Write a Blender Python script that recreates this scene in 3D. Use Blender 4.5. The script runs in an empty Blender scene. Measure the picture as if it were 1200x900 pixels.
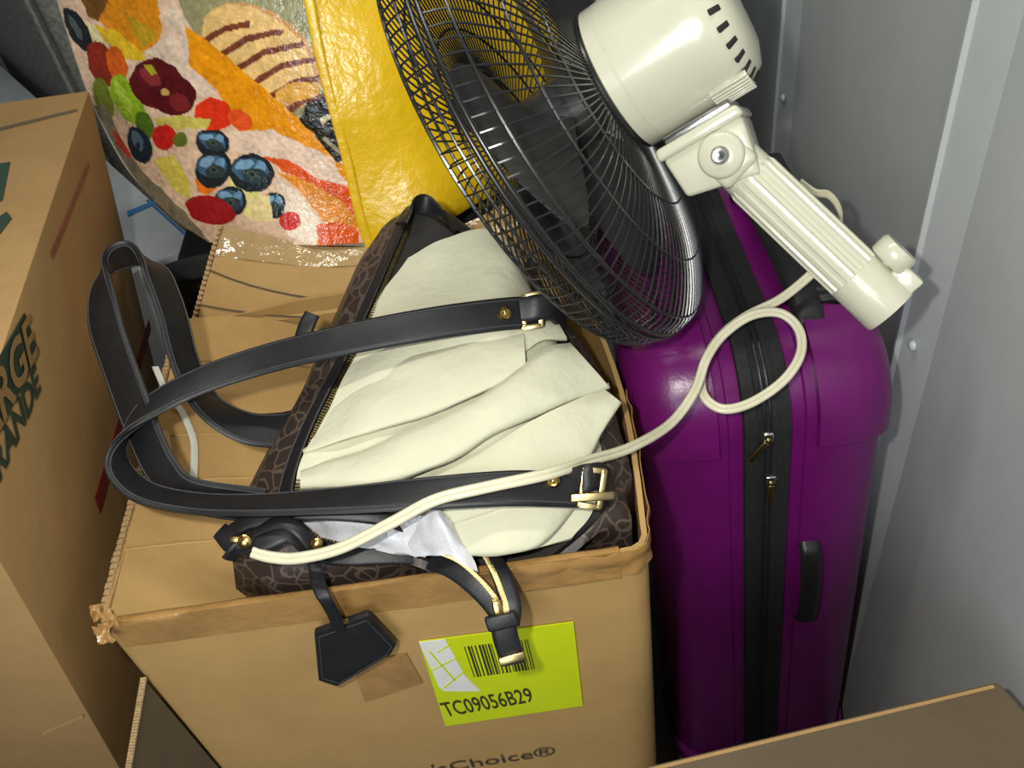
import bpy, bmesh, math, random
from mathutils import Vector, Matrix, noise
random.seed(7)
V = Vector
# ------------------------------------------------------------------ camera, world, light, exposure
FOC = 1000.0
PITCH = math.radians(42)
SR, CR = 0.176, math.sqrt(1 - 0.176 ** 2)
C0 = V((0, 0, 1.46))
FW = V((0, math.cos(PITCH), -math.sin(PITCH)))
R0 = V((1, 0, 0)); U0 = V((0, math.sin(PITCH), math.cos(PITCH)))
RT = R0 * CR - U0 * SR
UP = R0 * SR + U0 * CR
scene = bpy.context.scene
col = scene.collection
cam_d = bpy.data.cameras.new('camera')
cam_d.sensor_width = 36; cam_d.lens = FOC / 1200 * 36; cam_d.clip_start = 0.02
cam = bpy.data.objects.new('camera', cam_d); col.objects.link(cam)
cm = Matrix((RT, UP, -FW)).transposed().to_4x4(); cm.translation = C0
cam.matrix_world = cm
scene.camera = cam

world = bpy.data.worlds.new('dim_room'); scene.world = world; world.use_nodes = True
world.node_tree.nodes['Background'].inputs['Color'].default_value = (0.80, 0.88, 1.0, 1)
world.node_tree.nodes['Background'].inputs['Strength'].default_value = 0.05

def lamp(name, kind, loc, aim, energy, color, **kw):
    d = bpy.data.lights.new(name, kind); d.energy = energy; d.color = color
    for k, v in kw.items(): setattr(d, k, v)
    o = bpy.data.objects.new(name, d); col.objects.link(o)
    o.location = loc
    o.rotation_euler = (V(aim) - V(loc)).to_track_quat('-Z', 'Y').to_euler()
    return o
flash_pos = C0 + UP * 0.045 - RT * 0.088
lamp('camera_flash', 'SPOT', flash_pos, C0 + FW * 0.9 + UP * 0.01 + RT * 0.08, 20.5, (1.0, 0.985, 0.90),
     spot_size=math.radians(108), spot_blend=0.7, shadow_soft_size=0.014)
lamp('doorway_daylight', 'AREA', (-0.7, -1.7, 2.1), (0.25, 0.8, 0.7), 34.0, (0.90, 0.96, 1.0), size=1.2)
lamp('ceiling_tube', 'AREA', (-0.15, 0.75, 2.75), (-0.15, 0.9, 0.8), 15.0, (1.0, 1.0, 0.90), shape='RECTANGLE', size=1.3, size_y=0.06)
vs = scene.view_settings
scene.display_settings.display_device = 'sRGB'
vs.view_transform = 'Standard'; vs.look = 'None'; vs.gamma = 1.0; vs.use_curve_mapping = False
vs.exposure = -0.10

# ------------------------------------------------------------------ ray helpers (pixel of the 1200x900 photo -> place in the room)
def D(px, py): return FW + RT * ((px - 600) / FOC) - UP * ((py - 450) / FOC)
def P(px, py, t): return C0 + D(px, py) * t
def onplane(px, py, p, n):
    d = D(px, py); return C0 + d * ((V(p) - C0).dot(n) / d.dot(n))
def atz(px, py, z): return onplane(px, py, (0, 0, z), V((0, 0, 1)))
def crom(p0, p1, p2, p3, t):
    return 0.5 * ((2 * p1) + (p2 - p0) * t + (2 * p0 - 5 * p1 + 4 * p2 - p3) * t * t + (3 * p1 - p0 - 3 * p2 + p3) * t ** 3)
def spline(pts, n=8, closed=False):
    pts = [V(p) for p in pts]; out = []; m = len(pts)
    if closed:
        for i in range(m):
            for k in range(n): out.append(crom(pts[i - 1], pts[i], pts[(i + 1) % m], pts[(i + 2) % m], k / n))
        return out
    for i in range(m - 1):
        a = pts[i - 1] if i else pts[0] * 2 - pts[1]
        d = pts[i + 2] if i + 2 < m else pts[-1] * 2 - pts[-2]
        for k in range(n): out.append(crom(a, pts[i], pts[i + 1], d, k / n))
    out.append(pts[-1].copy()); return out
def pp(lst, n=8, closed=False): return spline([P(*q) for q in lst], n, closed)

# ------------------------------------------------------------------ mesh helpers: each returns (verts, faces)
def merge(*ms):
    vs_, fs = [], []
    for v, f in ms:
        o = len(vs_); vs_ += list(v); fs += [tuple(i + o for i in q) for q in f]
    return vs_, fs
def sweep(rings, closed=False, caps=True, wrap=True):
    n = len(rings[0]); vs_ = [p for r in rings for p in r]; fs = []; m = len(rings)
    for i in range(m if closed else m - 1):
        a, b = i * n, ((i + 1) % m) * n
        for k in range(n if wrap else n - 1):
            k2 = (k + 1) % n; fs.append((a + k, a + k2, b + k2, b + k))
    if caps and not closed and wrap:
        fs.append(tuple(range(n - 1, -1, -1))); fs.append(tuple((m - 1) * n + k for k in range(n)))
    return vs_, fs
def tang(path, i, closed=False):
    m = len(path)
    if closed: return (path[(i + 1) % m] - path[i - 1]).normalized()
    return (path[min(i + 1, m - 1)] - path[max(i - 1, 0)]).normalized()
def tube(path, r, n=8, closed=False, caps=True):
    path = [V(p) for p in path]; rings = []
    t0 = tang(path, 0, closed)
    u = t0.orthogonal().normalized()
    for i, p in enumerate(path):
        t = tang(path, i, closed); u = (u - t * u.dot(t)).normalized(); w = t.cross(u)
        rr = r[i] if isinstance(r, (list, tuple)) else r
        rings.append([p + (u * math.cos(2 * math.pi * k / n) + w * math.sin(2 * math.pi * k / n)) * rr for k in range(n)])
    return sweep(rings, closed, caps)
def ribbon(path, wdirs, width, thick, closed=False):
    """flat strap with rounded edges; wdirs = direction of the width at each path point"""
    rings = []
    h = thick / 2
    for i, p in enumerate(path):
        t = tang(path, i, closed); w = V(wdirs[i]); w = (w - t * w.dot(t)).normalized(); n = t.cross(w)
        W = (width[i] if isinstance(width, (list, tuple)) else width) / 2
        prof = [(-W, 0), (-W + h * .5, h * .8), (-W + h * 1.6, h), (-W * .5, h * 1.1), (W * .5, h * 1.1), (W - h * 1.6, h), (W - h * .5, h * .8), (W, 0),
                (W - h * .5, -h * .8), (W - h * 1.6, -h), (-W + h * 1.6, -h), (-W + h * .5, -h * .8)]
        rings.append([p + w * a + n * b for a, b in prof])
    return sweep(rings, closed)
def box(c, ax, ay, az, bev=0.0, seg=2):
    """c centre; ax, ay, az half-extent vectors"""
    bm = bmesh.new(); c = V(c); ax, ay, az = V(ax), V(ay), V(az)
    vv = [bm.verts.new(c + ax * i + ay * j + az * k) for i in (-1, 1) for j in (-1, 1) for k in (-1, 1)]
    for q in ((0, 1, 3, 2), (4, 6, 7, 5), (0, 4, 5, 1), (2, 3, 7, 6), (0, 2, 6, 4), (1, 5, 7, 3)): bm.faces.new([vv[i] for i in q])
    if bev: bmesh.ops.bevel(bm, geom=list(bm.edges), offset=bev, segments=seg, affect='EDGES', profile=0.5, clamp_overlap=True)
    return bm_out(bm)
def bm_out(bm):
    bm.normal_update(); bm.verts.index_update()
    r = [v.co.copy() for v in bm.verts], [tuple(v.index for v in f.verts) for f in bm.faces]
    bm.free(); return r
def hexa(b4, t4, bev=0.0, seg=2):
    """box from 4 bottom and 4 top corners"""
    bm = bmesh.new(); vv = [bm.verts.new(p) for p in list(b4) + list(t4)]
    for q in ((3, 2, 1, 0), (4, 5, 6, 7), (0, 1, 5, 4), (1, 2, 6, 5), (2, 3, 7, 6), (3, 0, 4, 7)): bm.faces.new([vv[i] for i in q])
    if bev: bmesh.ops.bevel(bm, geom=list(bm.edges), offset=bev, segments=seg, affect='EDGES', profile=0.5, clamp_overlap=True)
    return bm_out(bm)
def lathe(prof, o, ax, n=32, ref=None):
    """prof [(radius, height)] turned about axis ax through o"""
    o = V(o); ax = V(ax).normalized(); u = (V(ref) if ref else ax.orthogonal()); u = (u - ax * u.dot(ax)).normalized(); w = ax.cross(u)
    rings = [[o + ax * h + (u * math.cos(2 * math.pi * k / n) + w * math.sin(2 * math.pi * k / n)) * max(r, 1e-5) for k in range(n)] for r, h in prof]
    return sweep(rings)
def surf(rows, nu=6, nv=6):
    """smooth surface through control rows -> grid of points"""
    rr = [spline(r, nu) for r in rows]
    cols = [spline([r[k] for r in rr], nv) for k in range(len(rr[0]))]
    return [[cols[k][j] for k in range(len(cols))] for j in range(len(cols[0]))]
def gnorm(g, j, i):
    a = g[min(j + 1, len(g) - 1)][i] - g[max(j - 1, 0)][i]; b = g[j][min(i + 1, len(g[0]) - 1)] - g[j][max(i - 1, 0)]
    n = a.cross(b); return n.normalized() if n.length > 1e-12 else V((0, 0, 1))
def sheet(g, thick, toward=None, wob=0.0, ws=30.0, seed=0.0):
    """grid of points -> closed sheet; front layer g (pushed by noise), back layer thick behind it"""
    J, I = len(g), len(g[0]); N = [[gnorm(g, j, i) for i in range(I)] for j in range(J)]
    if toward is not None:
        m = N[J // 2][I // 2]; s = 1 if m.dot(V(toward) - g[J // 2][I // 2]) > 0 else -1
    else: s = 1
    top = [[g[j][i] + N[j][i] * s * (wob * noise.noise(g[j][i] * ws + V((seed, seed * 2, 0))) if wob else 0) for i in range(I)] for j in range(J)]
    bot = [[top[j][i] - N[j][i] * s * thick for i in range(I)] for j in range(J)]
    vs_ = [p for r in top for p in r] + [p for r in bot for p in r]; o = I * J; fs = []
    for j in range(J - 1):
        for i in range(I - 1):
            a = j * I + i; fs.append((a, a + 1, a + I + 1, a + I)); fs.append((o + a, o + a + I, o + a + I + 1, o + a + 1))
    for i in range(I - 1):
        fs.append((i, o + i, o + i + 1, i + 1)); a = (J - 1) * I + i; fs.append((a, a + 1, o + a + 1, o + a))
    for j in range(J - 1):
        a = j * I; fs.append((a, a + I, o + a + I, o + a)); a = j * I + I - 1; fs.append((a, o + a, o + a + I, a + I))
    return vs_, fs
def prism(poly, n, th, bev=.0015):
    bm = bmesh.new(); n = V(n).normalized()
    a = [bm.verts.new(p) for p in poly]; b = [bm.verts.new(p + n * th) for p in poly]; m = len(poly)
    bm.faces.new(list(reversed(a))); bm.faces.new(b)
    for k in range(m): bm.faces.new((a[k], a[(k + 1) % m], b[(k + 1) % m], b[k]))
    if bev: bmesh.ops.bevel(bm, geom=list(bm.edges), offset=bev, segments=2, affect='EDGES', profile=.5)
    return bm_out(bm)
def quadsheet(a, b, c, d, thick, nu=2, nv=2, wob=0.0, toward=None, ws=12.0, seed=0.0):
    """a,b,c,d corners (a-b along u, a-d along v)"""
    a, b, c, d = map(V, (a, b, c, d))
    g = [[(a.lerp(b, i / nu)).lerp(d.lerp(c, i / nu), j / nv) for i in range(nu + 1)] for j in range(nv + 1)]
    return sheet(g, thick, toward if toward is not None else C0, wob, ws, seed)
def plank(a, b, c, d, up, thick):
    """flat slab on a surface: corners a..d, raised along up"""
    up = V(up).normalized() * thick; q = [V(p) for p in (a, b, c, d)]
    return hexa(q, [p + up for p in q])

# ------------------------------------------------------------------ object helpers
def thing(name, label, cat, loc, group=None, rot=None):
    o = bpy.data.objects.new(name, None); col.objects.link(o)
    o.empty_display_size = 0.05
    m = rot.to_4x4() if rot else Matrix.Identity(4); m.translation = V(loc)
    o.matrix_world = m; o['label'] = label; o['category'] = cat
    if group: o['group'] = group
    o['mw'] = [x for r in m for x in r]
    return o
WM = {}
def obj(name, mesh, mat, parent=None, smooth=False, label=None, local=False, kind=None, auto=None):
    vs_, fs = mesh; vs_ = [V(p) for p in vs_]
    me = bpy.data.meshes.new(name)
    o = bpy.data.objects.new(name, me); col.objects.link(o)
    if parent is not None:
        o.parent = parent
        root = parent
        while root.parent: root = root.parent
        if not local:
            if root.get('mw'):
                it = list(root['mw']); inv = Matrix([it[k * 4:k * 4 + 4] for k in range(4)]).inverted()
                vs_ = [inv @ p for p in vs_]
            elif root.name in WM: vs_ = [p - WM[root.name] for p in vs_]
    else:
        lo = V((sum(p.x for p in vs_) / len(vs_), sum(p.y for p in vs_) / len(vs_), min(p.z for p in vs_)))
        o.location = lo; WM[o.name] = lo; vs_ = [p - lo for p in vs_]
    me.from_pydata([tuple(p) for p in vs_], [], fs); me.validate(); me.update()
    bm = bmesh.new(); bm.from_mesh(me); bmesh.ops.recalc_face_normals(bm, faces=bm.faces); bm.to_mesh(me); bm.free()
    if mat: me.materials.append(mat)
    if smooth:
        for p in me.polygons: p.use_smooth = True
        try: me.set_sharp_from_angle(angle=math.radians(auto or 50))
        except Exception: pass
    if label: o['label'] = label
    if kind: o['kind'] = kind
    return o
def struct(name, mesh, mat, **k):
    o = obj(name, mesh, mat, **k); o['kind'] = 'structure'; return o
def text_mesh(s, size, org, xd, yd, sx=1.0, off=0.0006, spacing=1.0, depth=0.0):
    """lettering laid on a surface: org = baseline start, xd / yd reading and up directions"""
    cu = bpy.data.curves.new('t', 'FONT'); cu.body = s; cu.size = size; cu.space_character = spacing; cu.resolution_u = 3; cu.offset = depth
    to = bpy.data.objects.new('t', cu); col.objects.link(to); bpy.context.view_layer.update()
    me = to.to_mesh()
    xd = V(xd).normalized(); yd = V(yd); yd = (yd - xd * yd.dot(xd)).normalized(); n = xd.cross(yd)
    vs_ = [V(org) + xd * v.co.x * sx + yd * v.co.y + n * off for v in me.vertices]; fs = [tuple(p.vertices) for p in me.polygons]
    to.to_mesh_clear(); bpy.data.objects.remove(to); bpy.data.curves.remove(cu)
    return vs_, fs

# ------------------------------------------------------------------ materials
def nt(name):
    m = bpy.data.materials.new(name); m.use_nodes = True; t = m.node_tree
    return m, t, t.nodes['Principled BSDF']
def coords(t, scale):
    c = t.nodes.new('ShaderNodeTexCoord'); mp = t.nodes.new('ShaderNodeMapping')
    mp.inputs['Scale'].default_value = scale if hasattr(scale, '__len__') else (scale,) * 3
    t.links.new(c.outputs['Object'], mp.inputs['Vector']); return mp.outputs['Vector']
def noise_node(t, vec, scale, detail=4, rough=.6, dist=0):
    n = t.nodes.new('ShaderNodeTexNoise'); n.inputs['Scale'].default_value = scale; n.inputs['Detail'].default_value = detail
    n.inputs['Roughness'].default_value = rough; n.inputs['Distortion'].default_value = dist
    t.links.new(vec, n.inputs['Vector']); return n.outputs['Fac']
def ramp(t, fac, stops):
    r = t.nodes.new('ShaderNodeValToRGB'); e = r.color_ramp.elements
    while len(e) < len(stops): e.new(0.5)
    for k, (p, c) in enumerate(stops): e[k].position = p; e[k].color = (*c, 1)
    t.links.new(fac, r.inputs['Fac']); return r.outputs['Color']
def bump(t, b, h, strength, dist=0.001):
    n = t.nodes.new('ShaderNodeBump'); n.inputs['Strength'].default_value = strength; n.inputs['Distance'].default_value = dist
    t.links.new(h, n.inputs['Height']); t.links.new(n.outputs['Normal'], b.inputs['Normal'])
def simple(name, c, rough=.5, var=.12, nscale=40, bmp=.15, metal=0, spec=.5, coat=0, bscale=None, bdist=.001):
    m, t, b = nt(name); v = coords(t, 1)
    f = noise_node(t, v, nscale)
    lo = tuple(x * (1 - var) for x in c); hi = tuple(min(1, x * (1 + var)) for x in c)
    t.links.new(ramp(t, f, [(.3, lo), (.7, hi)]), b.inputs['Base Color'])
    b.inputs['Roughness'].default_value = rough; b.inputs['Metallic'].default_value = metal
    b.inputs['Specular IOR Level'].default_value = spec
    if coat: b.inputs['Coat Weight'].default_value = coat; b.inputs['Coat Roughness'].default_value = .08
    if bmp: bump(t, b, noise_node(t, v, bscale or nscale * 3, 3), bmp, bdist)
    return m
def cardboard_mat(name, c, rough=.7):
    m, t, b = nt(name); v = coords(t, 1)
    f = noise_node(t, v, 9, 6, .65); g = noise_node(t, coords(t, (30, 30, 300)), 4, 2)
    mx = t.nodes.new('ShaderNodeMath'); mx.operation = 'MULTIPLY_ADD'; mx.inputs[1].default_value = .35
    t.links.new(g, mx.inputs[0]); t.links.new(f, mx.inputs[2])
    t.links.new(ramp(t, mx.outputs[0], [(.4, tuple(x * .86 for x in c)), (.95, tuple(x * 1.12 for x in c))]), b.inputs['Base Color'])
    b.inputs['Roughness'].default_value = rough; b.inputs['Specular IOR Level'].default_value = .25
    bump(t, b, noise_node(t, v, 22, 5), .25, .004)
    return m
M = {}
M['cardboard'] = cardboard_mat('cardboard', (.475, .295, .112))
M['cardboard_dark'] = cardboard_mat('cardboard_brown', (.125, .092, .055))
M['cardboard_print'] = cardboard_mat('cardboard_reused', (.37, .225, .092))
M['flute'] = simple('corrugated_edge', (.47, .31, .15), .85, .3, 300, .5)
M['tape'] = simple('brown_packing_tape', (.37, .205, .068), .22, .15, 30, .5, spec=.6, bscale=60, bdist=.003)
M['clear_tape'] = simple('clear_tape', (.46, .31, .14), .12, .1, 30, .8, spec=.7, bscale=50, bdist=.004)
M['label'] = simple('lime_label_paper', (.62, .72, .005), .45, .04, 30, .05)
M['label_white'] = simple('white_label_paper', (.80, .80, .74), .5, .05, 60, .05)
M['ink'] = simple('faded_black_ink', (.035, .035, .012), .6, .3, 120, 0)
M['ink_brown'] = simple('black_box_print', (.05, .04, .03), .6, .2, 60, 0)
M['ink_green'] = simple('dark_green_print', (.025, .055, .035), .6, .15, 60, 0)
M['ink_red'] = simple('red_print', (.33, .035, .025), .6, .2, 60, 0)
M['ink_red_faint'] = simple('faint_red_print', (.30, .10, .05), .7, .2, 90, 0)
M['leather'] = simple('black_leather', (.012, .012, .014), .45, .25, 60, .3, spec=.4, bscale=420, bdist=.0006)
M['thread'] = simple('black_thread', (.045, .045, .05), .6, .2, 100, 0)
M['gold'] = simple('gold_metal', (.72, .50, .16), .22, .1, 80, 0, metal=1)
M['brass'] = simple('old_brass', (.42, .32, .15), .32, .2, 80, 0, metal=1)
M['steel'] = simple('steel', (.60, .60, .60), .25, .1, 80, 0, metal=1)
M['cream'] = simple('cream_cloth', (.60, .585, .435), .85, .05, 8, .55, spec=.2, bscale=48, bdist=.0035)
M['fan_white'] = simple('ivory_plastic', (.60, .585, .46), .25, .03, 20, .02, coat=.5)
M['cord'] = simple('ivory_cord_vinyl', (.66, .62, .45), .35, .05, 40, 0)
M['wire'] = simple('black_wire', (.012, .012, .013), .3, .2, 50, 0, spec=.6)
M['blade'] = simple('charcoal_blade', (.035, .035, .037), .35, .1, 20, .05)
M['purple'] = simple('purple_shell', (.14, .006, .118), .30, .08, 30, .25, spec=.5, bscale=260, bdist=.001)
M['black_fabric'] = simple('black_fabric', (.016, .016, .017), .75, .3, 200, .5, spec=.3, bscale=600)
M['black_plastic'] = simple('black_plastic', (.012, .012, .013), .4, .2, 60, .2)
M['grey_fabric'] = simple('dark_grey_fabric', (.22, .215, .19), .9, .35, 90, .6, spec=.2, bscale=220, bdist=.003)
M['pale_plastic'] = simple('pale_carton', (.50, .53, .56), .55, .1, 12, .1)
M['blue'] = simple('blue_print', (.05, .20, .45), .5, .1, 30, 0)
M['white_plastic'] = simple('white_strip_plastic', (.70, .72, .66), .4, .05, 30, 0)
M['floor'] = simple('concrete', (.22, .21, .20), .8, .2, 6, .4)
M['yellow'] = simple('yellow_laminate', (.78, .49, .010), .30, .06, 14, .5, spec=.5, bscale=60, bdist=.004)
M['bag_back'] = simple('grey_woven_laminate', (.20, .17, .13), .4, .1, 30, .4)
M['lining'] = simple('dark_lining', (.018, .015, .013), .8, .2, 80, .2)

def wall_mat():
    m, t, b = nt('grey_painted_sheet_metal'); v = coords(t, 1)
    t.links.new(ramp(t, noise_node(t, v, 3, 6, .7), [(.3, (.46, .485, .485)), (.7, (.53, .555, .555))]), b.inputs['Base Color'])
    b.inputs['Roughness'].default_value = .42; b.inputs['Specular IOR Level'].default_value = .5
    bump(t, b, noise_node(t, v, 500, 2), .25, .0008); return m
M['wall'] = wall_mat()
def mono_mat():
    m, t, b = nt('brown_monogram_canvas'); v = coords(t, 1)
    w = t.nodes.new('ShaderNodeTexNoise'); w.inputs['Scale'].default_value = 45; t.links.new(v, w.inputs['Vector'])
    mx = t.nodes.new('ShaderNodeMixRGB'); mx.inputs['Fac'].default_value = .012; mx.blend_type = 'ADD'
    t.links.new(v, mx.inputs['Color1']); t.links.new(w.outputs['Color'], mx.inputs['Color2'])
    vo = t.nodes.new('ShaderNodeTexVoronoi'); vo.inputs['Scale'].default_value = 34; t.links.new(mx.outputs[0], vo.inputs['Vector'])
    vo2 = t.nodes.new('ShaderNodeTexVoronoi'); vo2.inputs['Scale'].default_value = 46; vo2.feature = 'DISTANCE_TO_EDGE'; t.links.new(mx.outputs[0], vo2.inputs['Vector'])
    lt, dk = (.115, .080, .062), (.034, .023, .019)
    c1 = ramp(t, vo.outputs['Distance'], [(0, dk), (.33, dk), (.36, lt), (.40, lt), (.43, dk)])
    c2 = ramp(t, vo2.outputs['Distance'], [(0, lt), (.03, lt), (.06, dk)])
    a = t.nodes.new('ShaderNodeMixRGB'); a.blend_type = 'LIGHTEN'; a.inputs['Fac'].default_value = .9
    t.links.new(c1, a.inputs['Color1']); t.links.new(c2, a.inputs['Color2'])
    t.links.new(a.outputs[0], b.inputs['Base Color']); b.inputs['Roughness'].default_value = .5
    bump(t, b, noise_node(t, v, 700, 2), .3, .0005); return m
M['mono'] = mono_mat()
def plastic_film():
    m, t, b = nt('white_plastic_film'); v = coords(t, 1)
    b.inputs['Base Color'].default_value = (.80, .80, .84, 1); b.inputs['Roughness'].default_value = .25
    b.inputs['Transmission Weight'].default_value = .25
    bump(t, b, noise_node(t, v, 60, 4), .5, .004); return m
M['film'] = plastic_film()
def print_mat():
    m, t, b = nt('printed_laminate'); v = coords(t, 1)
    a = t.nodes.new('ShaderNodeVertexColor'); a.layer_name = 'print'
    t.links.new(a.outputs['Color'], b.inputs['Base Color']); b.inputs['Roughness'].default_value = .16
    b.inputs['Specular IOR Level'].default_value = .6
    bump(t, b, noise_node(t, v, 80, 4, .6), .8, .004); return m
M['print'] = print_mat()

FLOOR = -.12
# ------------------------------------------------------------------ the setting: floor and corrugated metal walls
struct('floor', box((0, 1.2, FLOOR - .02), (2.2, 0, 0), (0, 2.2, 0), (0, 0, .02)), M['floor'])
wall_o = P(918, 115, 1.47); wall_p = P(1070, 405, 1.47 * .668)
wd = V((wall_o.x - wall_p.x, wall_o.y - wall_p.y, 0)).normalized()      # along the wall, away from the camera
wn = V((-wd.y, wd.x, 0))                                                 # into the room
def corrugated(o, d, n, s0, s1, ribs, half=.031, slope=.003, depth=.017, top=2.6):
    prof = [(s0, 0)]
    for r in ribs: prof += [(r - half, 0), (r + half - .007, depth - .005), (r + half - .004, depth), (r + half, depth), (r + half + slope, 0)]
    prof += [(s1, 0)]
    front = [o + d * s + n * h for s, h in prof]
    rings = []
    for z in (FLOOR, top):
        rings.append([V((p.x, p.y, z)) for p in front] + [V((p.x, p.y, z)) - n * .004 for p in reversed(front)])
    return sweep(rings)
sp = (wall_o - wall_p).length
spac = V((wall_o.x - wall_p.x, wall_o.y - wall_p.y)).length
ribs = [spac * k for k in range(-2, 5)]
w0 = V((wall_p.x, wall_p.y, 0))
wall = struct('wall_right', corrugated(w0 - wn * .0095, wd, wn, -1.4, 3.0, ribs), M['wall'])
for k, q in enumerate(((wall_o), (wall_p))):
    obj('screw', lathe([(.0065, -.001), (.0065, .002), (.004, .0045), (.0, .005)], q, wn, 12), M['wall'], wall, smooth=True)
struct('wall_back', corrugated(V((-2.2, 3.3, 0)), V((1, 0, 0)), V((0, -1, 0)), 0, 3.2, [.25 + .5 * k for k in range(6)]), M['wall'])

# ------------------------------------------------------------------ open cardboard box in the middle
RIM = .86
bx = thing('cardboard_box', 'open tan cardboard box holding the brown handbag, lime barcode label on its front', 'box', (-.15, .66, 0))
def rbox_path(x0, x1, y0f, y1, r, bul=0.0, n=10, dyr=0.0):
    """plan outline of the box walls, front-left first; right wall bows out by bul"""
    cs = [(V((x0, y0f, 0)), 0), (V((x1, y0f + dyr, 0)), 1), (V((x1 - .006, y1, 0)), 2), (V((x0, y1, 0)), 3)]
    out = []
    rs = [.012, r, .02, .012]
    for i in range(4):
        p, q, s = cs[i - 1][0], cs[i][0], cs[(i + 1) % 4][0]
        a = q + (p - q).normalized() * rs[i]; b = q + (s - q).normalized() * rs[i]
        for k in range(5):
            t = k / 4; out.append((a.lerp(q, t)).lerp(q.lerp(b, t), t))
        nx = s + (q - s).normalized() * rs[(i + 1) % 4]
        for k in range(1, n):
            t = k / n; w = b.lerp(nx, t)
            if i == 1: w.x += bul * math.sin(math.pi * t)
            out.append(w)
    return out
XL, XR, YF, YB = -.388, .094, .450, .890
rings_o = []; zs = [FLOOR, .2, .4, .55, .68, .76, .81, .84, RIM]
outer, inner = [], []
for z in zs:
    s = max(0, (z - .4) / (RIM - .4))
    path = rbox_path(XL, XR, YF, YB, .03, .020 * s, dyr=-.020)
    for k, p in enumerate(path):
        p.z = z
        if z == RIM: p.z += .006 * noise.noise(p * 14)
    outer.append(path)
cx = V(((XL + XR) / 2, (YF + YB) / 2, 0))
def inset(path, d):
    m = len(path); out = []
    for i, p in enumerate(path):
        t = (path[(i + 1) % m] - path[i - 1]); n = V((-t.y, t.x, 0)).normalized(); out.append(p + n * d)
    return out
inner = [inset(p, .005) for p in outer]
for r in inner[:1]:
    for p in r: p.z = FLOOR + .02
body = sweep(outer + list(reversed(inner)), caps=True)
obj('body', body, M['cardboard'], bx, smooth=True, auto=35)
FD = (V((XR - .03, YF - .020, 0)) - V((XL + .01, YF, 0))).normalized(); FN = V((FD.y, -FD.x, 0))
FP = V((XL, YF, .5))
def fr(px, py, off=.0): return onplane(px, py, FP + FN * off, FN)
# left flap folded down inside, raw fluted edge along the left rim
lf = [V((XL + .004, YF + .012, RIM - .002)), V((XL + .004, YB - .009, RIM + .008)), V((-.205, YB - .009, RIM - .055)), V((-.19, YF + .035, RIM - .118))]
g = [[lf[0].lerp(lf[1], i / 16).lerp(lf[3].lerp(lf[2], i / 16), j / 10) for i in range(17)] for j in range(11)]
for j in range(11):
    for i in range(17): g[j][i].z += .012 * math.sin(math.pi * j / 10) + .004 * noise.noise(g[j][i] * 11)
left_flap = obj('left_flap', sheet(g, .005, C0), M['cardboard'], bx, smooth=True, auto=35)
for a, b in ((.17, .23), (.36, .42), (.52, .545), (.80, .83)):          # pressed creases across the flap
    pa = [g[0][0].lerp(g[0][16], a).lerp(g[10][0].lerp(g[10][16], b), k / 8) for k in range(9)]
    pts = []
    for k in range(9):
        j = 10 * k / 8; u = 16 * (a + (b - a) * k / 8); jj, ii = min(int(j), 9), int(u)
        q = g[jj][ii].lerp(g[jj][ii + 1], u - ii).lerp(g[jj + 1][ii].lerp(g[jj + 1][ii + 1], u - ii), j - jj)
        pts.append(q + V((.0, 0, .0004)))
    obj('crease', tube(pts, .0014, 6), M['cardboard'], left_flap, smooth=True)
fl = []
random.seed(11)
for k in range(60):
    a = lf[0].lerp(lf[1], (k + .5) / 60) + V((-.0045, 0, .001 + .004 * noise.noise(lf[0].lerp(lf[1], (k + .5) / 60) * 11)))
    fl.append(box(a, (.0026 + random.random() * .0012, 0, 0), (0, .0026, 0), (0, 0, .0018 + random.random() * .0008)))
obj('fluted_edge', merge(*fl), M['flute'], left_flap, kind='stuff')
# back flap leaning up and back
bf = [V((XL + .006, YB - .008, RIM - .016)), V((.08, YB - .008, RIM - .03)), P(600, 236, 1.09), P(262, 264, 1.05)]
g2 = [[bf[0].lerp(bf[1], i / 16).lerp(bf[3].lerp(bf[2], i / 16), j / 8) for i in range(17)] for j in range(9)]
for j in range(9):
    for i in range(17): g2[j][i] += V((0, -.010 * math.sin(math.pi * j / 8), -.050 * (j / 8) * math.sin(math.pi * i / 16) + .003 * noise.noise(g2[j][i] * 12)))
back_flap = obj('back_flap', sheet(g2, .005, C0), M['cardboard'], bx, smooth=True, auto=35)
for (u0, j0, u1, j1) in ((0.0, .62, .50, .10), (0.0, .30, .30, .0)):
    pts = []
    for k in range(9):
        u = 16 * (u0 + (u1 - u0) * k / 8); j = 8 * (j0 + (j1 - j0) * k / 8); jj, ii = min(int(j), 7), min(int(u), 15)
        q = g2[jj][ii].lerp(g2[jj][ii + 1], u - ii).lerp(g2[jj + 1][ii].lerp(g2[jj + 1][ii + 1], u - ii), j - jj)
        pts.append(q + V((0, -.0004, .0004)))
    obj('crease', tube(pts, .0012, 6), M['cardboard_dark'], back_flap, smooth=True)
fl = [box(g2[0][0].lerp(g2[8][0], (k + .5) / 22) + V((-.002, -.004, .003)), (.0028, 0, 0), (0, .003, .001), (0, -.001, .0016)) for k in range(22)]
obj('fluted_edge', merge(*fl), M['flute'], back_flap, kind='stuff')
gt = [[g2[j][i] + V((0, -.0012, .0012)) for i in range(17)] for j in (6, 7, 8)]
obj('packing_tape', sheet(surf([r[::2] for r in gt], 3, 3), .0006, C0, .0035, 55), M['clear_tape'], bx, smooth=True, label='shiny clear tape on the back flap')
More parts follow.
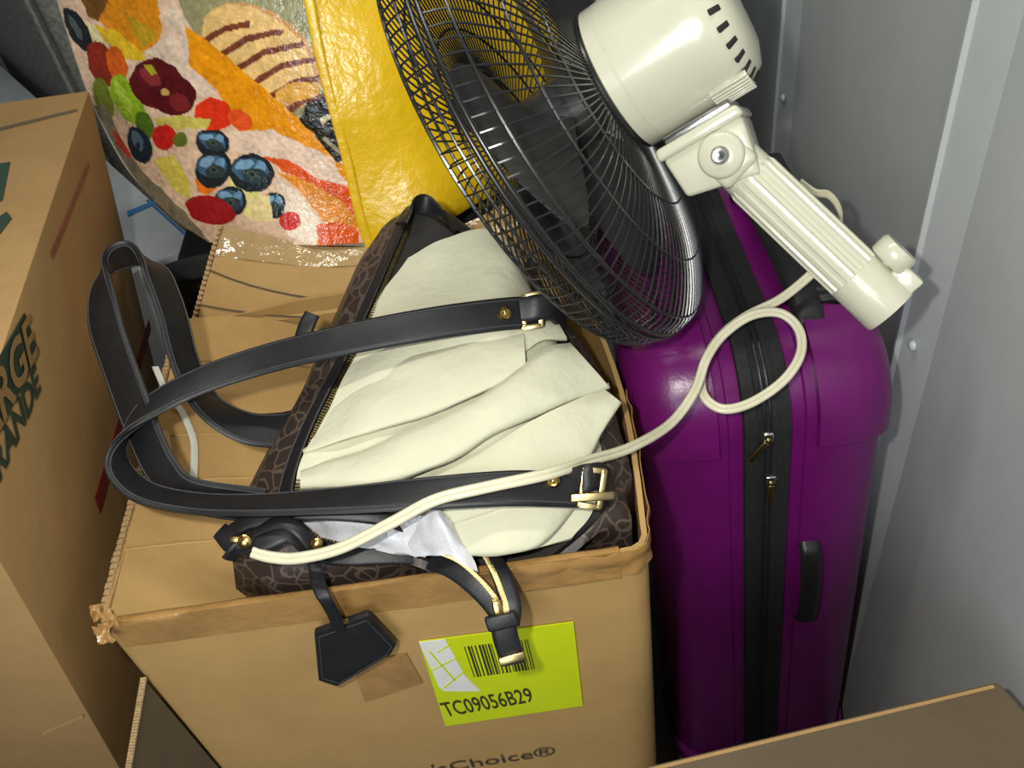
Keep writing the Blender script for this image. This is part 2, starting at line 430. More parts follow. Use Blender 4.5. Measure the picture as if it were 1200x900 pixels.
# tape folded over the front rim, patches and crumpled corner tape
def strip(pts, mat, off=.0008, wob=.0012, seed=0, n=24, name='packing_tape', toward=None):
    a, b, c, d = [fr(*p) + FN * off for p in pts]
    gg = [[a.lerp(b, i / n).lerp(d.lerp(c, i / n), j / 4) for i in range(n + 1)] for j in range(5)]
    return sheet(gg, .0007, C0, wob, 40, seed)
rimz = RIM + .0015
def frz(px, py):                                                       # point on the front face near the rim, kept below it
    p = fr(px, py); p.z = min(p.z, rimz); return p
ta, tb = V((XL + .010, YF, RIM)), V((XR - .030, YF - .020, RIM))
gg = []
for (dn, dz) in ((.0016, -.032), (.0016, -.016), (.0016, -.001), (.001, .0060), (-.0035, .0062), (-.0075, .003), (-.0078, -.02)):
    gg.append([ta.lerp(tb, i / 30) + FN * dn + V((0, 0, dz)) for i in range(31)])
obj('packing_tape', sheet(gg, .0006, C0 + V((0, -1, 0)), .0012, 30), M['tape'], bx, smooth=True, auto=80)
obj('packing_tape', strip([(412, 778), (476, 765), (496, 800), (428, 822)], M['tape'], seed=3), M['tape'], bx, smooth=True)
for (px, py, s, sd) in ((122, 742, .012, 1), (129, 725, .010, 2), (113, 718, .009, 3)):
    c = P(px, py, .728); gc = [[c + (RT * .9 + UP * .4) * s * .55 * (i - 2) / 2 * (1 + .6 * noise.noise(V((i * .9, j * .9, sd * 2.3)))) + (UP * .9 - RT * .4) * s * .75 * (j - 2) / 2 * (1 + .6 * noise.noise(V((i * .9 + 9, j * .9, sd * 1.7)))) - FW * (.006 * noise.noise(V((i * .7, j * .7, sd * 3)))) for i in range(5)] for j in range(5)]
    obj('crumpled_tape', sheet(surf(gc, 3, 3), .0006, C0, .003, 90, sd), M['tape'], bx, smooth=True, label='crumpled brown tape at the front left corner')
cor = [(655, 684), (700, 672), (728, 655), (742, 620)]
gg = []
for dz in (.004, -.012, -.028):
    row = []
    for k in range(-3, 9):
        i = 5 + 9 + k
        p = outer[-1][i % len(outer[-1])].copy(); q = outer[-1][(i + 1) % len(outer[-1])] - outer[-1][(i - 1) % len(outer[-1])]
        nn = V((q.y, -q.x, 0)).normalized(); row.append(V((p.x, p.y, RIM + dz)) + nn * (.0022 + .003 * abs(noise.noise(V((k * .6, dz * 50, 3))))))
    gg.append(row)
obj('packing_tape', sheet(surf(gg, 3, 4), .0008, C0 + V((.5, -1, 0)), .004, 60), M['tape'], bx, smooth=True, label='wrinkled brown tape around the front right corner')
# lime label
la, lb, lc, ld = [fr(*q) for q in ((491, 751), (672, 728), (683, 826), (522, 850))]
lab = obj('barcode_label', plank(la, lb, lc, ld, FN, .0012), M['label'], bx, label='lime green label with black barcode and number')
def lp(u, v, off=.0014): return la.lerp(lb, u).lerp(ld.lerp(lc, u), v) + FN * off
obj('white_patch', merge(plank(lp(0, 0), lp(.17, -.0), lp(.235, .42), lp(.04, .5), FN, .0005), plank(lp(.04, .5), lp(.235, .42), lp(.31, .62), lp(.065, .56), FN, .0005)), M['label_white'], lab)
sc = []
for (u0, v0, u1, v1) in ((.03, .30, .22, .2), (.05, .1, .16, .45), (.07, .52, .26, .34), (.10, .12, .19, .06)):
    a, b = lp(u0, v0, .0021), lp(u1, v1, .0021); w = (b - a).cross(FN).normalized() * .0009; sc.append(plank(a - w, a + w, b + w, b - w, FN, .0003))
obj('torn_scratch', merge(*sc), M['label'], lab)
bars = []; u = .275
random.seed(3)
while u < .70:
    w = random.choice((.006, .009, .014)); bars.append(plank(lp(u, .10 + .02 * u), lp(u + w, .10 + .02 * u), lp(u + w + .015, .45), lp(u + .015, .45), FN, .0004)); u += w + random.choice((.007, .010, .016))
obj('barcode', merge(*bars), M['ink'], lab, kind='stuff')
t0, t1 = fr(523, 838), fr(626, 820)
tm = text_mesh('TC09056B29', .042, t0 + FN * .0014, t1 - t0, fr(517, 815) - fr(523, 838), 1.0, .0002, 1.0, .0004)
wid = max((v - t0).dot((t1 - t0).normalized()) for v in tm[0]); sx = (t1 - t0).length / wid
tm = text_mesh('TC09056B29', .042, t0 + FN * .0014, t1 - t0, fr(517, 815) - fr(523, 838), sx, .0004, 1.0, .0004)
obj('label_number', tm, M['ink'], lab)
t0, t1 = fr(508, 906), fr(652, 884)
tm0 = text_mesh("'sChoice\u00ae", .030, t0, t1 - t0, V((0, 0, 1)), 1.0)
wid = max((v - t0).dot((t1 - t0).normalized()) for v in tm0[0])
obj('printed_name', text_mesh("'sChoice\u00ae", .030, t0, t1 - t0, V((0, 0, 1)), (t1 - t0).length / wid, .0006), M['ink_brown'], bx)

# ------------------------------------------------------------------ big printed box on the left
tf = .53; tb_ = tf * .672 / .352
pf, pb = P(-50, 570, tf), P(105, 105, tb_); pb.z = pf.z
TZ = pf.z
dn = (V((-.150, -.034, -1)) + D(-50, 570) * .26).normalized()
bk = V((-1, .10, 0)).normalized()
def down(p, k=1.0): return p + dn * (k * (p.z - FLOOR) / -dn.z)
tl, tlb = pf + bk * .5, pb + bk * .5
lbx = thing('cardboard_box', 'closed tan moving box at the left edge with green lettering and red stripe', 'box', ((pf.x + tlb.x) / 2 - .1, (pf.y + pb.y) / 2, 0))
top4 = [tl, pf, pb, tlb]
g = hexa([down(p) for p in top4], top4, .004, 2)
obj('body', g, M['cardboard_print'], lbx, smooth=True, auto=30)
LR = (pb - pf).normalized(); LN = dn.cross(LR).normalized()
if LN.x < 0: LN = -LN
def lr(px, py, off=.0006): return onplane(px, py, pf + LN * off, LN)
up = -dn
# green printed block with the word cut out of it, word below
b1, b2 = lr(2, 505), lr(46, 414)      # baseline end region of the upper word
e = (b2 - b1).normalized()
blk_r = lr(45, 412); blk_t = lr(28, 366)
h = (blk_t - blk_r); hh = h.dot(up)
def room(p):                                                             # from p along the lettering to the front edge of the box
    a_ = pf - p; k_ = e.cross(dn); return -a_.dot(dn.cross(LN)) / e.dot(dn.cross(LN)) - .012
base = blk_r - e * room(blk_r)
obj('green_block', plank(base, blk_r, blk_r + up * hh, base + up * hh, LN, .0006), M['ink_green'], lbx, label='dark green printed block')
def word(s, size, end, sxx=1.0, off=.0006):
    tm = text_mesh(s, size, V((0, 0, 0)), V((1, 0, 0)), V((0, 1, 0)), 1.0, 0, 1.0, .0012)
    w = max(v.x for v in tm[0]); sxx = min(sxx, room(end) / w - .02); w *= sxx
    return text_mesh(s, size, end - e * w, e, up, sxx, off, 1.0, .0012)
obj('block_word', word('LARGE', hh * 1.12, blk_r - e * .006 + up * hh * .08, 1.7, .0018), M['cardboard_print'], lbx, label='tan LARGE inside the green block')
we = lr(47, 455)
obj('printed_word', word('GRANDE', hh * .74, we, 1.7), M['ink_green'], lbx, label='green printed GRANDE')
s0, s1 = lr(172, 392), lr(124, 560); w = up * .012
obj('red_stripe', plank(s0 - w + (s0 - s1) * .1, s1 - w - (s0 - s1) * .14, s1 + w * 1.4 - (s0 - s1) * .14, s0 + w + (s0 - s1) * .1, LN, .0006), M['ink_red'], lbx, label='red stripe printed low on the side')
s0, s1 = lr(104, 192), lr(60, 300); w = up * .004
obj('red_line', plank(s0 - w, s1 - w, s1 + w, s0 + w, LN, .0005), M['ink_red_faint'], lbx)
def tp(px, py): return atz(px, py, TZ + .0006)
obj('top_print', merge(plank(tp(-20, 195), tp(12, 190), tp(3, 235), tp(-30, 245), (0, 0, 1), .0005),
    plank(tp(-15, 265), tp(8, 248), tp(14, 256), tp(-12, 290), (0, 0, 1), .0005)), M['ink_green'], lbx)
cr = [tp(0, 150), tp(90, 128)]
obj('flap_seam', plank(cr[0], cr[1], tp(91, 130), tp(0, 153), (0, 0, 1), .0008), M['cardboard_dark'], lbx)
LFN = V((0, -1, 0)); fpl = (down(pf) - pf).cross(tl - pf).normalized()
if fpl.y > 0: fpl = -fpl
def lfp(px, py): return onplane(px, py, pf + fpl * .0006, fpl)
obj('front_seam', plank(lfp(50, 857), lfp(97, 837), lfp(98, 840), lfp(50, 861), fpl, .001), M['cardboard'], lbx)

# cardboard sheet slid between the two boxes
ea, eb = P(168, 795, .792), P(146, 925, .80)
sh = quadsheet(ea, eb, V((eb.x, eb.y, FLOOR)), V((ea.x, ea.y, FLOOR)), .004, 4, 4, .0, V((2, .4, .5)))
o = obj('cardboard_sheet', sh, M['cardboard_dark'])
o['label'] = 'flat cardboard sheet upright in the gap between printed box and open box'; o['category'] = 'cardboard'
obj('fluted_edge', merge(*[box(ea.lerp(eb, (k + .5) / 36) + V((.001, 0, .0012)), (.0026, 0, 0), (eb - ea) / 95, (0, 0, .0014)) for k in range(36)]), M['flute'], o, kind='stuff')

# ------------------------------------------------------------------ closed box in the foreground
fz = .71
q1, q2 = atz(740, 901, fz), atz(1170, 797, fz)
qc = atz(1203, 834, fz); q3 = qc - wd * .40; q0 = V((q1.x, q3.y - .02, fz))                # crushed corner next to the wall
t5 = [q0, q3, qc, q2, q1]
fb = thing('cardboard_box', 'dull brown closed cardboard box cut off by the lower right corner', 'box', ((q0.x + q2.x) / 2, (q0.y + q2.y) / 2, 0))
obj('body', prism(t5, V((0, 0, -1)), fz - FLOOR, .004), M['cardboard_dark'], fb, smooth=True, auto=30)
a, b = q1.lerp(q2, .02), q1.lerp(q2, .98); inn = (q0 - q1).normalized()
obj('edge_strip', plank(a + inn * .003, b + inn * .003, b + inn * .006, a + inn * .006, (0, 0, 1), .0006), M['cardboard_print'], fb, label='thin paler strip along the back edge')  # thin strip in a paler cardboard colour, just inside the back edge

# ------------------------------------------------------------------ handbag
hb = thing('handbag', 'brown monogram handbag with black leather trim lying open in the cardboard box', 'bag', (-.06, .64, .64))
rim_px = [(490, 245, .905), (530, 268, .895), (590, 320, .875), (640, 380, .85), (690, 480, .80), (712, 560, .765), (702, 606, .745), (655, 650, .742),
          (600, 682, .745), (576, 698, .752), (540, 680, .748), (490, 655, .744), (430, 643, .744), (380, 638, .745), (352, 610, .742), (346, 570, .75), (370, 500, .775), (410, 420, .81), (442, 350, .845), (472, 280, .885)]
rim = pp(rim_px, 5, True); nr = len(rim)
cen = sum(rim, V()) / nr
def outdir(i):
    t = rim[(i + 2) % nr] - rim[i - 2]; n = V((t.y, -t.x, 0)).normalized()
    d = rim[i] - cen
    return n if n.dot(V((d.x, d.y, 0))) > 0 else -n
outd = [outdir(i) for i in range(nr)]
outd = [sum((outd[(i + k) % nr] for k in range(-3, 4)), V()).normalized() for i in range(nr)]
loops = []
LX = {.006: .004, .022: .024, .036: .036, .042: .040}
for off, dz, sh_ in ((-.004, -.03, 1), (-.002, -.006, 1), (0, 0, 1), (.006, -.004, 1), (.022, -.014, 1), (.036, -.04, 1), (.042, -.08, 1), (.036, -.13, .97), (.01, -.2, .9)):
    L = []
    for i, p in enumerate(rim):
        q = p + outd[i] * (off + LX.get(off, 0) * max(0, -outd[i].x) ** 2 * (1 if p.y > .5 else .5)) + V((0, 0, dz))
        q = V((cen.x + (q.x - cen.x) * sh_, cen.y + (q.y - cen.y) * sh_, q.z))
        if off == .01: q.z = .64 + .02 * noise.noise(q * 9)
        if q.z < RIM + .006 and dz < -.01: q.y = max(q.y, YF + .003 + .012)
        q.x = min(q.x, XR - .012 + .012 * (1 if .5 < q.y < .8 else 0))
        q += outd[i] * .004 * noise.noise(p * 13 + V((0, 0, dz * 20)))
        L.append(q)
    loops.append(L)
obj('body', sweep(loops[2:], caps=False), M['mono'], hb, smooth=True, auto=80)
inn_l = [[p + outd[i] * (-.004) for i, p in enumerate(L)] for L in (loops[2], loops[5], loops[7])]
inn_l.append([V((cen.x + (p.x - cen.x) * .3, cen.y + (p.y - cen.y) * .3, .68)) for p in loops[7]])
obj('lining', sweep(inn_l, caps=True), M['lining'], hb, smooth=True)
# leather binding with the zip along the rim
seq = list(range(24, 34))
start = 4 * 5; # right side, near (690,480)
idx = [(start - k) % nr for k in range(0, nr - (9 - 4) * 5 + 1)]
bpath = [rim[i] + outd[i] * .008 + V((0, 0, .0012)) for i in idx]
for p in bpath: p.y = max(p.y, YF + .017)
bw = [outd[i] + V((0, 0, -.55)) for i in idx]
wid_l = [.019 if 6 < k < len(idx) - 8 else .016 for k in range(len(idx))]
bind = obj('zip_binding', ribbon(bpath, bw, wid_l, .003), M['leather'], hb, smooth=True)
spts = [rim[i] + outd[i] * .0145 + V((0, 0, -.0008)) for i in idx]
for p in spts: p.y = max(p.y, YF + .014)
obj('stitching', tube(spts, .0008, 6), M['thread'], bind)
teeth = []
for k in range(len(idx) - 1):
    a, b = rim[idx[k]], rim[idx[k + 1]]; m = max(1, int((b - a).length / .0026)); od = outd[idx[k]]
    for s in range(m):
        p = a.lerp(b, s / m) + V((0, 0, .003)) - od * .0035
        t = (b - a).normalized(); teeth.append(box(p, od * .0022, t * .0008, V((0, 0, .0011))))
obj('zip_teeth', merge(*teeth), M['brass'], bind, kind='stuff')
# far corner tab where the zip ends fold over
tabp = pp([(470, 262, .88), (484, 243, .888), (498, 240, .895), (516, 252, .892), (538, 272, .886)], 5)
obj('corner_tab', ribbon(tabp, [UP * .5 - FW * .2 + RT * (.7 - 1.4 * k / (len(tabp) - 1)) for k in range(len(tabp))], .022, .004), M['leather'], hb, smooth=True)
# front zip end hanging over the box rim
zp = pp([(506, 656, .730), (528, 664, .714), (550, 680, .704), (570, 700, .699), (582, 716, .695), (590, 732, .694)], 5)
obj('zip_end', ribbon(zp, [RT * .75 + UP * .65] * len(zp), [.019 - .004 * k / (len(zp) - 1) for k in range(len(zp))], .004), M['leather'], hb, smooth=True)
za = pp([(576, 650, .735), (586, 670, .713), (594, 692, .701), (599, 712, .695), (597, 732, .694)], 5)
obj('zip_end', ribbon(za, [RT] * len(za), .017, .004), M['leather'], hb, smooth=True)
zt = merge(*[box(p, RT * .0022, UP * .0007, FW * .0012) for path, off in ((zp, .0095), (za, -.0075)) for q in range(len(path) - 1) for p in [path[q] + (RT * .75 + UP * (.65 if off > 0 else 0)) * off * (1 - q / 45) - FW * .003 + (path[q + 1] - path[q]) * f for f in (0, .5)]])
obj('zip_teeth', zt, M['brass'], hb, kind='stuff')
tab = pp([(589, 722, .690), (592, 745, .691), (598, 765, .694), (601, 777, .696)], 5)
pull = obj('zip_pull', ribbon(tab, [RT + UP * .2] * len(tab), .021, .005), M['leather'], hb, smooth=True)
obj('pull_loop', box(P(588, 728, .689), RT * .0125 + UP * .003, UP * .006 - RT * .002, FW * .0035, .002), M['leather'], pull, smooth=True)
obj('slider', box(P(583, 712, .689), RT * .004, UP * .006 - RT * .001, FW * .003, .0015), M['gold'], pull, smooth=True)
obj('pull_tip', box(P(600, 771, .692), RT * .0105 + UP * .0028, UP * .0035 - RT * .001, FW * .0035, .001), M['brass'], pull, smooth=True)

# handles
def wdir(lst, n=8):
    s = spline([V(q) for q in lst], n); return [RT * q.x + UP * q.y + FW * q.z for q in s]
def handle(pts, wds, width, name='handle'):
    path = pp(pts, 8); wd_ = wdir(wds, 8)
    h_ = obj(name, ribbon(path, wd_, width, .0055), M['leather'], hb, smooth=True, auto=60)
    for sgn in (-1, 1):
        for face in (1, -1):
            pl = []
            for i, p in enumerate(path):
                t = tang(path, i); w_ = (wd_[i] - t * wd_[i].dot(t)).normalized(); n_ = t.cross(w_)
                pl.append(p + w_ * sgn * (width / 2 - .0035) + n_ * face * .0029)
            obj('stitching', tube(pl, .0007, 5), M['thread'], h_)
    return h_
h1 = handle([(634, 366, .805), (590, 368, .785), (500, 380, .770), (400, 399, .772), (300, 424, .785), (222, 452, .78), (168, 484, .766), (142, 520, .755), (142, 552, .745), (172, 578, .735), (230, 590, .728),
             (300, 592, .716), (400, 586, .706), (500, 578, .698), (600, 572, .698), (684, 574, .714)],
            [(.1, 1, .25), (.1, 1, .25), (.1, 1, .25), (.1, 1, .3), (0, 1, .4), (-.1, .9, .6), (-.1, .7, .75), (0, .5, .9), (0, .4, .9), (0, .4, .9), (0, .4, .9), (0, .45, .9), (0, .6, .8), (0, .8, .6), (0, .9, .45), (0, 1, .4)], .031)
h2 = handle([(352, 500, .832), (330, 504, .822), (292, 502, .812), (255, 484, .81), (230, 455, .815), (214, 415, .82), (204, 375, .825), (193, 342, .83), (178, 312, .832), (150, 298, .83), (121, 318, .82), (122, 372, .805), (140, 430, .79), (166, 500, .77), (190, 550, .76), (225, 580, .755), (312, 594, .752)],
            [(.1, 1, .6), (.2, 1, .6), (.2, .9, .8), (.2, .6, 1), (.4, .2, 1), (.45, .1, 1), (.5, 0, 1), (.5, -.05, .9), (.5, -.3, .9), (.0, -.6, .9), (-.55, -.45, .7), (-1, 0, .3), (-1, -.1, .3), (-.95, -.25, .3), (-.75, -.6, .3), (-.35, -.9, .4), (-.05, -1, .4)], .037)
def stud(px, py, t, r=.0055, par=None):
    c = P(px, py, t); n = (C0 - c).normalized()
    obj('gold_stud', lathe([(r, -.001), (r, .001), (r * .75, .0026), (r * .45, .0018), (r * .3, .0028), (0, .003)], c, n, 16), M['gold'], par, smooth=True)
stud(592, 367, .780, .0062, h1); stud(648, 563, .701, .006, h1)
def hardware(c, ax, ay, par_h):
    n = ax.cross(ay).normalized()
    w_, h_ = .015, .008
    pts = [c + ax * w_ + ay * h_, c - ax * w_ + ay * h_, c - ax * w_ - ay * h_, c + ax * w_ - ay * h_]
    rings = merge(*[box((pts[k] + pts[(k + 1) % 4]) / 2, (pts[(k + 1) % 4] - pts[k]) / 2 * 1.1, (pts[(k + 1) % 4] - pts[k]).normalized().cross(n) * .0025, n * .0018, .0006) for k in range(4)])
    obj('buckle', rings, M['brass'], hb, smooth=True, label='square brass buckle')
hardware(P(624, 364, .790), UP.normalized(), (RT + UP * .2).normalized(), h1)
obj('handle_tab', ribbon(pp([(610, 363, .790), (632, 360, .788), (648, 362, .80), (660, 380, .85)], 5), [UP + RT * .1] * 16, .024, .005), M['leather'], hb, smooth=True)
hardware(P(694, 572, .706), (UP + RT * .15).normalized(), (RT - UP * .1).normalized(), h1)
obj('handle_tab', ribbon(pp([(672, 565, .712), (690, 560, .706), (706, 560, .718), (716, 580, .74)], 5), [UP + RT * .1] * 16, .024, .005), M['leather'], hb, smooth=True)
obj('brass_bar', box(P(694, 582, .702), RT * .018 + UP * .001, UP * .0035, FW * .003, .001), M['brass'], hb, smooth=True)
obj('handle_tab', ribbon(pp([(352, 405, .85), (360, 380, .852), (366, 368, .855)], 4), [RT + UP * .2] * 9, .017, .005), M['leather'], hb, smooth=True)
# tag on a strap, thin strap tangle and clasp
tagc = [fr(*q, off=.010) for q in ((369, 735), (432, 713), (465, 748), (458, 760), (396, 797), (374, 790))]
tag_n = FN
tg = obj('leather_tag', prism(tagc, FN, .007), M['leather'], hb, smooth=True, auto=40)
cc = sum(tagc, V()) / 6
obj('stitching', tube([cc + (p - cc) * .88 + FN * .0072 for p in tagc], .0007, 5, True), M['thread'], tg)
tsp = [P(368, 652, .722), P(372, 680, .708), P(380, 700, .697)] + [fr(392, 722, .020), fr(398, 738, .018)]
obj('tag_strap', ribbon(spline(tsp, 6), [RT] * 25, .012, .003), M['leather'], tg, smooth=True)
obj('tag_rivet', lathe([(.003, 0), (.003, .0015), (0, .0022)], fr(405, 727, .0185), FN, 10), M['gold'], tg, smooth=True)
obj('thin_strap', ribbon(pp([(262, 628, .722), (290, 612, .715), (340, 602, .714), (400, 602, .716), (450, 608, .720), (486, 620, .728)], 6), [UP + FW * .3] * 31, .0125, .003), M['leather'], hb, smooth=True)
obj('thin_strap', ribbon(pp([(270, 640, .722), (300, 622, .712), (330, 612, .706), (352, 622, .704), (366, 640, .708), (374, 652, .714)], 6), [UP * .8 + FW * .6 + RT * .2] * 31, .0125, .003), M['leather'], hb, smooth=True)
obj('thin_strap', ribbon(pp([(258, 622, .728), (276, 640, .716), (310, 634, .708), (340, 626, .712), (360, 640, .72)], 6), [UP + FW * .5] * 25, .016, .004), M['leather'], hb, smooth=True)
obj('clasp_strap', ribbon(pp([(296, 625, .714), (280, 640, .712), (268, 655, .716)], 5), [UP * .6 + RT] * 11, .013, .004), M['leather'], hb, smooth=True)
obj('gold_clasp', merge(lathe([(.006, 0), (.006, .004), (.003, .006), (0, .006)], P(288, 634, .706), -FW, 12), box(P(278, 632, .708), RT * .006, UP * .0025, FW * .002, .0008)), M['gold'], hb, smooth=True)
obj('gold_ring', lathe([(.004, 0), (.005, .003), (.003, .005), (0, .005)], P(372, 636, .706), -FW, 12), M['gold'], hb, smooth=True)

# ------------------------------------------------------------------ cream cloth folded into the bag
cl = thing('folded_cloth', 'folded cream cloth stuffed into the open handbag', 'cloth', (-.05, .62, .80))
def patch(rows, th, wob=.0022, ws=26, seed=0, n=7, edge=0.0):
    g_ = surf([[P(*q) for q in r] for r in rows], n, n)
    return sheet(g_, th, C0, wob, ws, seed)
base_rows = [
 [(478, 302, .868), (514, 283, .870), (556, 269, .872), (588, 273, .872), (612, 308, .878), (622, 345, .885)],
 [(436, 364, .834), (492, 340, .834), (550, 326, .828), (598, 330, .830), (628, 362, .845), (650, 395, .865)],
 [(408, 436, .800), (470, 405, .790), (540, 386, .786), (600, 384, .788), (648, 405, .808), (676, 440, .84)],
 [(370, 508, .768), (440, 480, .765), (530, 455, .765), (600, 450, .768), (660, 460, .785), (696, 500, .80)],
 [(348, 560, .750), (420, 540, .745), (510, 520, .743), (600, 510, .745), (660, 520, .758), (706, 550, .765)],
 [(356, 620, .748), (430, 610, .738), (510, 590, .732), (590, 580, .732), (650, 590, .736), (694, 600, .742)],
 [(400, 650, .758), (450, 650, .745), (520, 650, .730), (580, 650, .722), (622, 644, .724), (670, 630, .730)]]
obj('lower_layer', patch(base_rows, .006, .005, 24), M['cream'], cl, smooth=True, auto=80)
def fold(name, upper, lower, lift=.016, th=.004, seed=1, over=.010):
    """a soft folded band: upper edge tucked, belly raised, lower edge rolled under"""
    m = len(upper)
    rows = []
    for f, l in ((0, .004), (.12, lift * .75), (.4, lift * 1.1), (.72, lift * 1.15), (.93, lift), (1.0, lift * .55), (.975, .002)):
        rows.append([(u[0] + (w_[0] - u[0]) * f, u[1] + (w_[1] - u[1]) * f, u[2] + (w_[2] - u[2]) * f - l - .010) for u, w_ in zip(upper, lower)])
    obj(name, patch(rows, th, .0026, 24, seed), M['cream'], cl, smooth=True, auto=80)
fold('fold', [(402, 462, .812), (450, 432, .802), (510, 410, .797), (570, 396, .797), (614, 388, .805)],
     [(356, 532, .775), (420, 512, .764), (490, 492, .766), (556, 466, .77), (616, 440, .785)], .014, seed=2)
fold('fold', [(352, 550, .768), (430, 524, .757), (510, 490, .757), (580, 452, .765), (640, 408, .79), (668, 402, .81)],
     [(352, 574, .760), (430, 572, .744), (510, 550, .742), (580, 510, .752), (650, 478, .775), (715, 455, .805)], .016, seed=5)
fold('fold', [(490, 560, .742), (560, 530, .745), (620, 495, .755), (680, 466, .78), (706, 456, .80)],
     [(520, 620, .732), (590, 596, .726), (640, 590, .732), (676, 560, .75), (728, 472, .795)], .010, seed=8)
fold('fold', [(520, 608, .730), (580, 590, .727), (640, 582, .734), (684, 576, .75)],
     [(540, 650, .728), (590, 650, .720), (634, 640, .726), (672, 596, .75)], .008, seed=11)
fold('fold', [(560, 380, .81), (610, 372, .815), (634, 372, .825), (650, 372, .84)], [(560, 440, .785), (606, 420, .795), (636, 400, .81), (664, 398, .83)], .010, seed=14)
wp = thing('plastic_bag', 'crumpled white plastic bag poking out below the cloth at the handbag front', 'bag', P(500, 640, .76))
obj('film', patch([[(352, 588, .742), (372, 582, .735), (400, 590, .73), (440, 600, .728)], [(346, 606, .742), (375, 606, .730), (410, 616, .724), (452, 622, .724)], [(362, 632, .748), (390, 634, .735), (420, 640, .732), (455, 644, .732)]], .001, .006, 45, 3), M['film'], wp, smooth=True, auto=80)
obj('peak', patch([[(478, 634, .726), (492, 612, .716), (510, 594, .708), (524, 606, .710), (540, 626, .714)],
                 [(480, 642, .722), (500, 628, .708), (516, 610, .700), (534, 630, .704), (554, 650, .708)],
                 [(486, 652, .722), (508, 652, .708), (528, 652, .702), (546, 664, .703), (560, 670, .706)]], .001, .003, 70, 6), M['film'], wp, smooth=True, auto=80)
obj('film', patch([[(430, 606, .728), (470, 604, .722), (500, 604, .718)], [(430, 628, .73), (470, 628, .724), (495, 630, .72)], [(440, 646, .735), (476, 650, .728), (500, 652, .722)]], .001, .005, 60, 9), M['film'], wp, smooth=True, auto=80)

# ------------------------------------------------------------------ white strip and clear film on the flap
def onflap(px, py, h=.004):
    n = (lf[1] - lf[0]).cross(lf[3] - lf[0]).normalized(); n = n if n.z > 0 else -n
    return onplane(px, py, lf[0] + n * (.010 + h), n)
sp_ = spline([onflap(182, 430), onflap(200, 470), onflap(212, 480), onflap(226, 512), onflap(228, 535), onflap(227, 562)], 6)
fn_ = (lf[1] - lf[0]).cross(lf[3] - lf[0]).normalized()
o = obj('plastic_strip', ribbon(sp_, [fn_.cross(tang(sp_, i)) for i in range(len(sp_))], .0075, .002), M['white_plastic'], smooth=True)
o['label'] = 'bent white plastic strip on the cardboard flap inside the handle loops'; o['category'] = 'strip'
gc = [[onflap(172 + 26 * i / 6 + 10 * j / 4, 500 + 60 * j / 4 + 4 * i / 6, .003 + .003 * noise.noise(V((i * .8, j * .8, 2)))) for i in range(7)] for j in range(5)]
o = obj('clear_film', sheet(surf(gc, 2, 2), .0006, C0, .004, 80), M['clear_tape'], smooth=True)
o['label'] = 'wrinkled scrap of clear tape on the flap under the black handles'; o['category'] = 'tape'

# ------------------------------------------------------------------ purple suitcase
yaw = math.radians(5)
SX = V((math.cos(yaw), -math.sin(yaw), 0)); SY = V((math.sin(yaw), math.cos(yaw), 0)); SZ = V((-.055, 0, 1))
fc = onplane(898, 560, (0, .612, 0), V((0, 1, 0)))
SD, SB, ST, SRAD = .46, -.075, .858, .085
so = V((fc.x + .055 * .70, fc.y, 0)) + SY * (SD / 2)
su = thing('suitcase', 'purple hard shell suitcase standing beside the metal wall with black zip band', 'suitcase', so)
def S(x, y, z): return so + SX * x + SY * y + SZ * z
def perim(ins, n=8, m=10):
    """rounded rectangle outline in (y, z); index runs bottom front -> up the front -> top -> back"""
    hy, z0, z1 = SD / 2 - ins, SB + ins, ST - ins; r = max(.02, SRAD - ins * .6); rb = .04; out = []
    segs = [(-hy + rb, z0 + rb, 270, 180, rb), (-hy + r, z1 - r, 180, 90, r), (hy - r, z1 - r, 90, 0, r), (hy - rb, z0 + rb, 0, -90, rb)]
    for a, b, d0, d1, r in segs:
        for k in range(n + 1):
            d = math.radians(d0 + (d1 - d0) * k / n); out.append((a + r * math.cos(d), b + r * math.sin(d)))
    full = []
    L = len(out)
    for i in range(L):
        full.append(out[i])
        if i % (n + 1) == n:
            p, q = out[i], out[(i + 1) % L]
            for k in range(1, m): full.append((p[0] + (q[0] - p[0]) * k / m, p[1] + (q[1] - p[1]) * k / m))
    return full
XP = [(.022, .003), (.040, .002), (.042, -.001), (.06, -.002), (.09, .001), (.108, .006), (.122, .014), (.132, .026), (.137, .042), (.138, .07), (.138, .12)]
def shell(sgn):
    rings = [[S(sgn * x, y, z) for y, z in perim(ins)] for x, ins in XP]
    return sweep(rings)
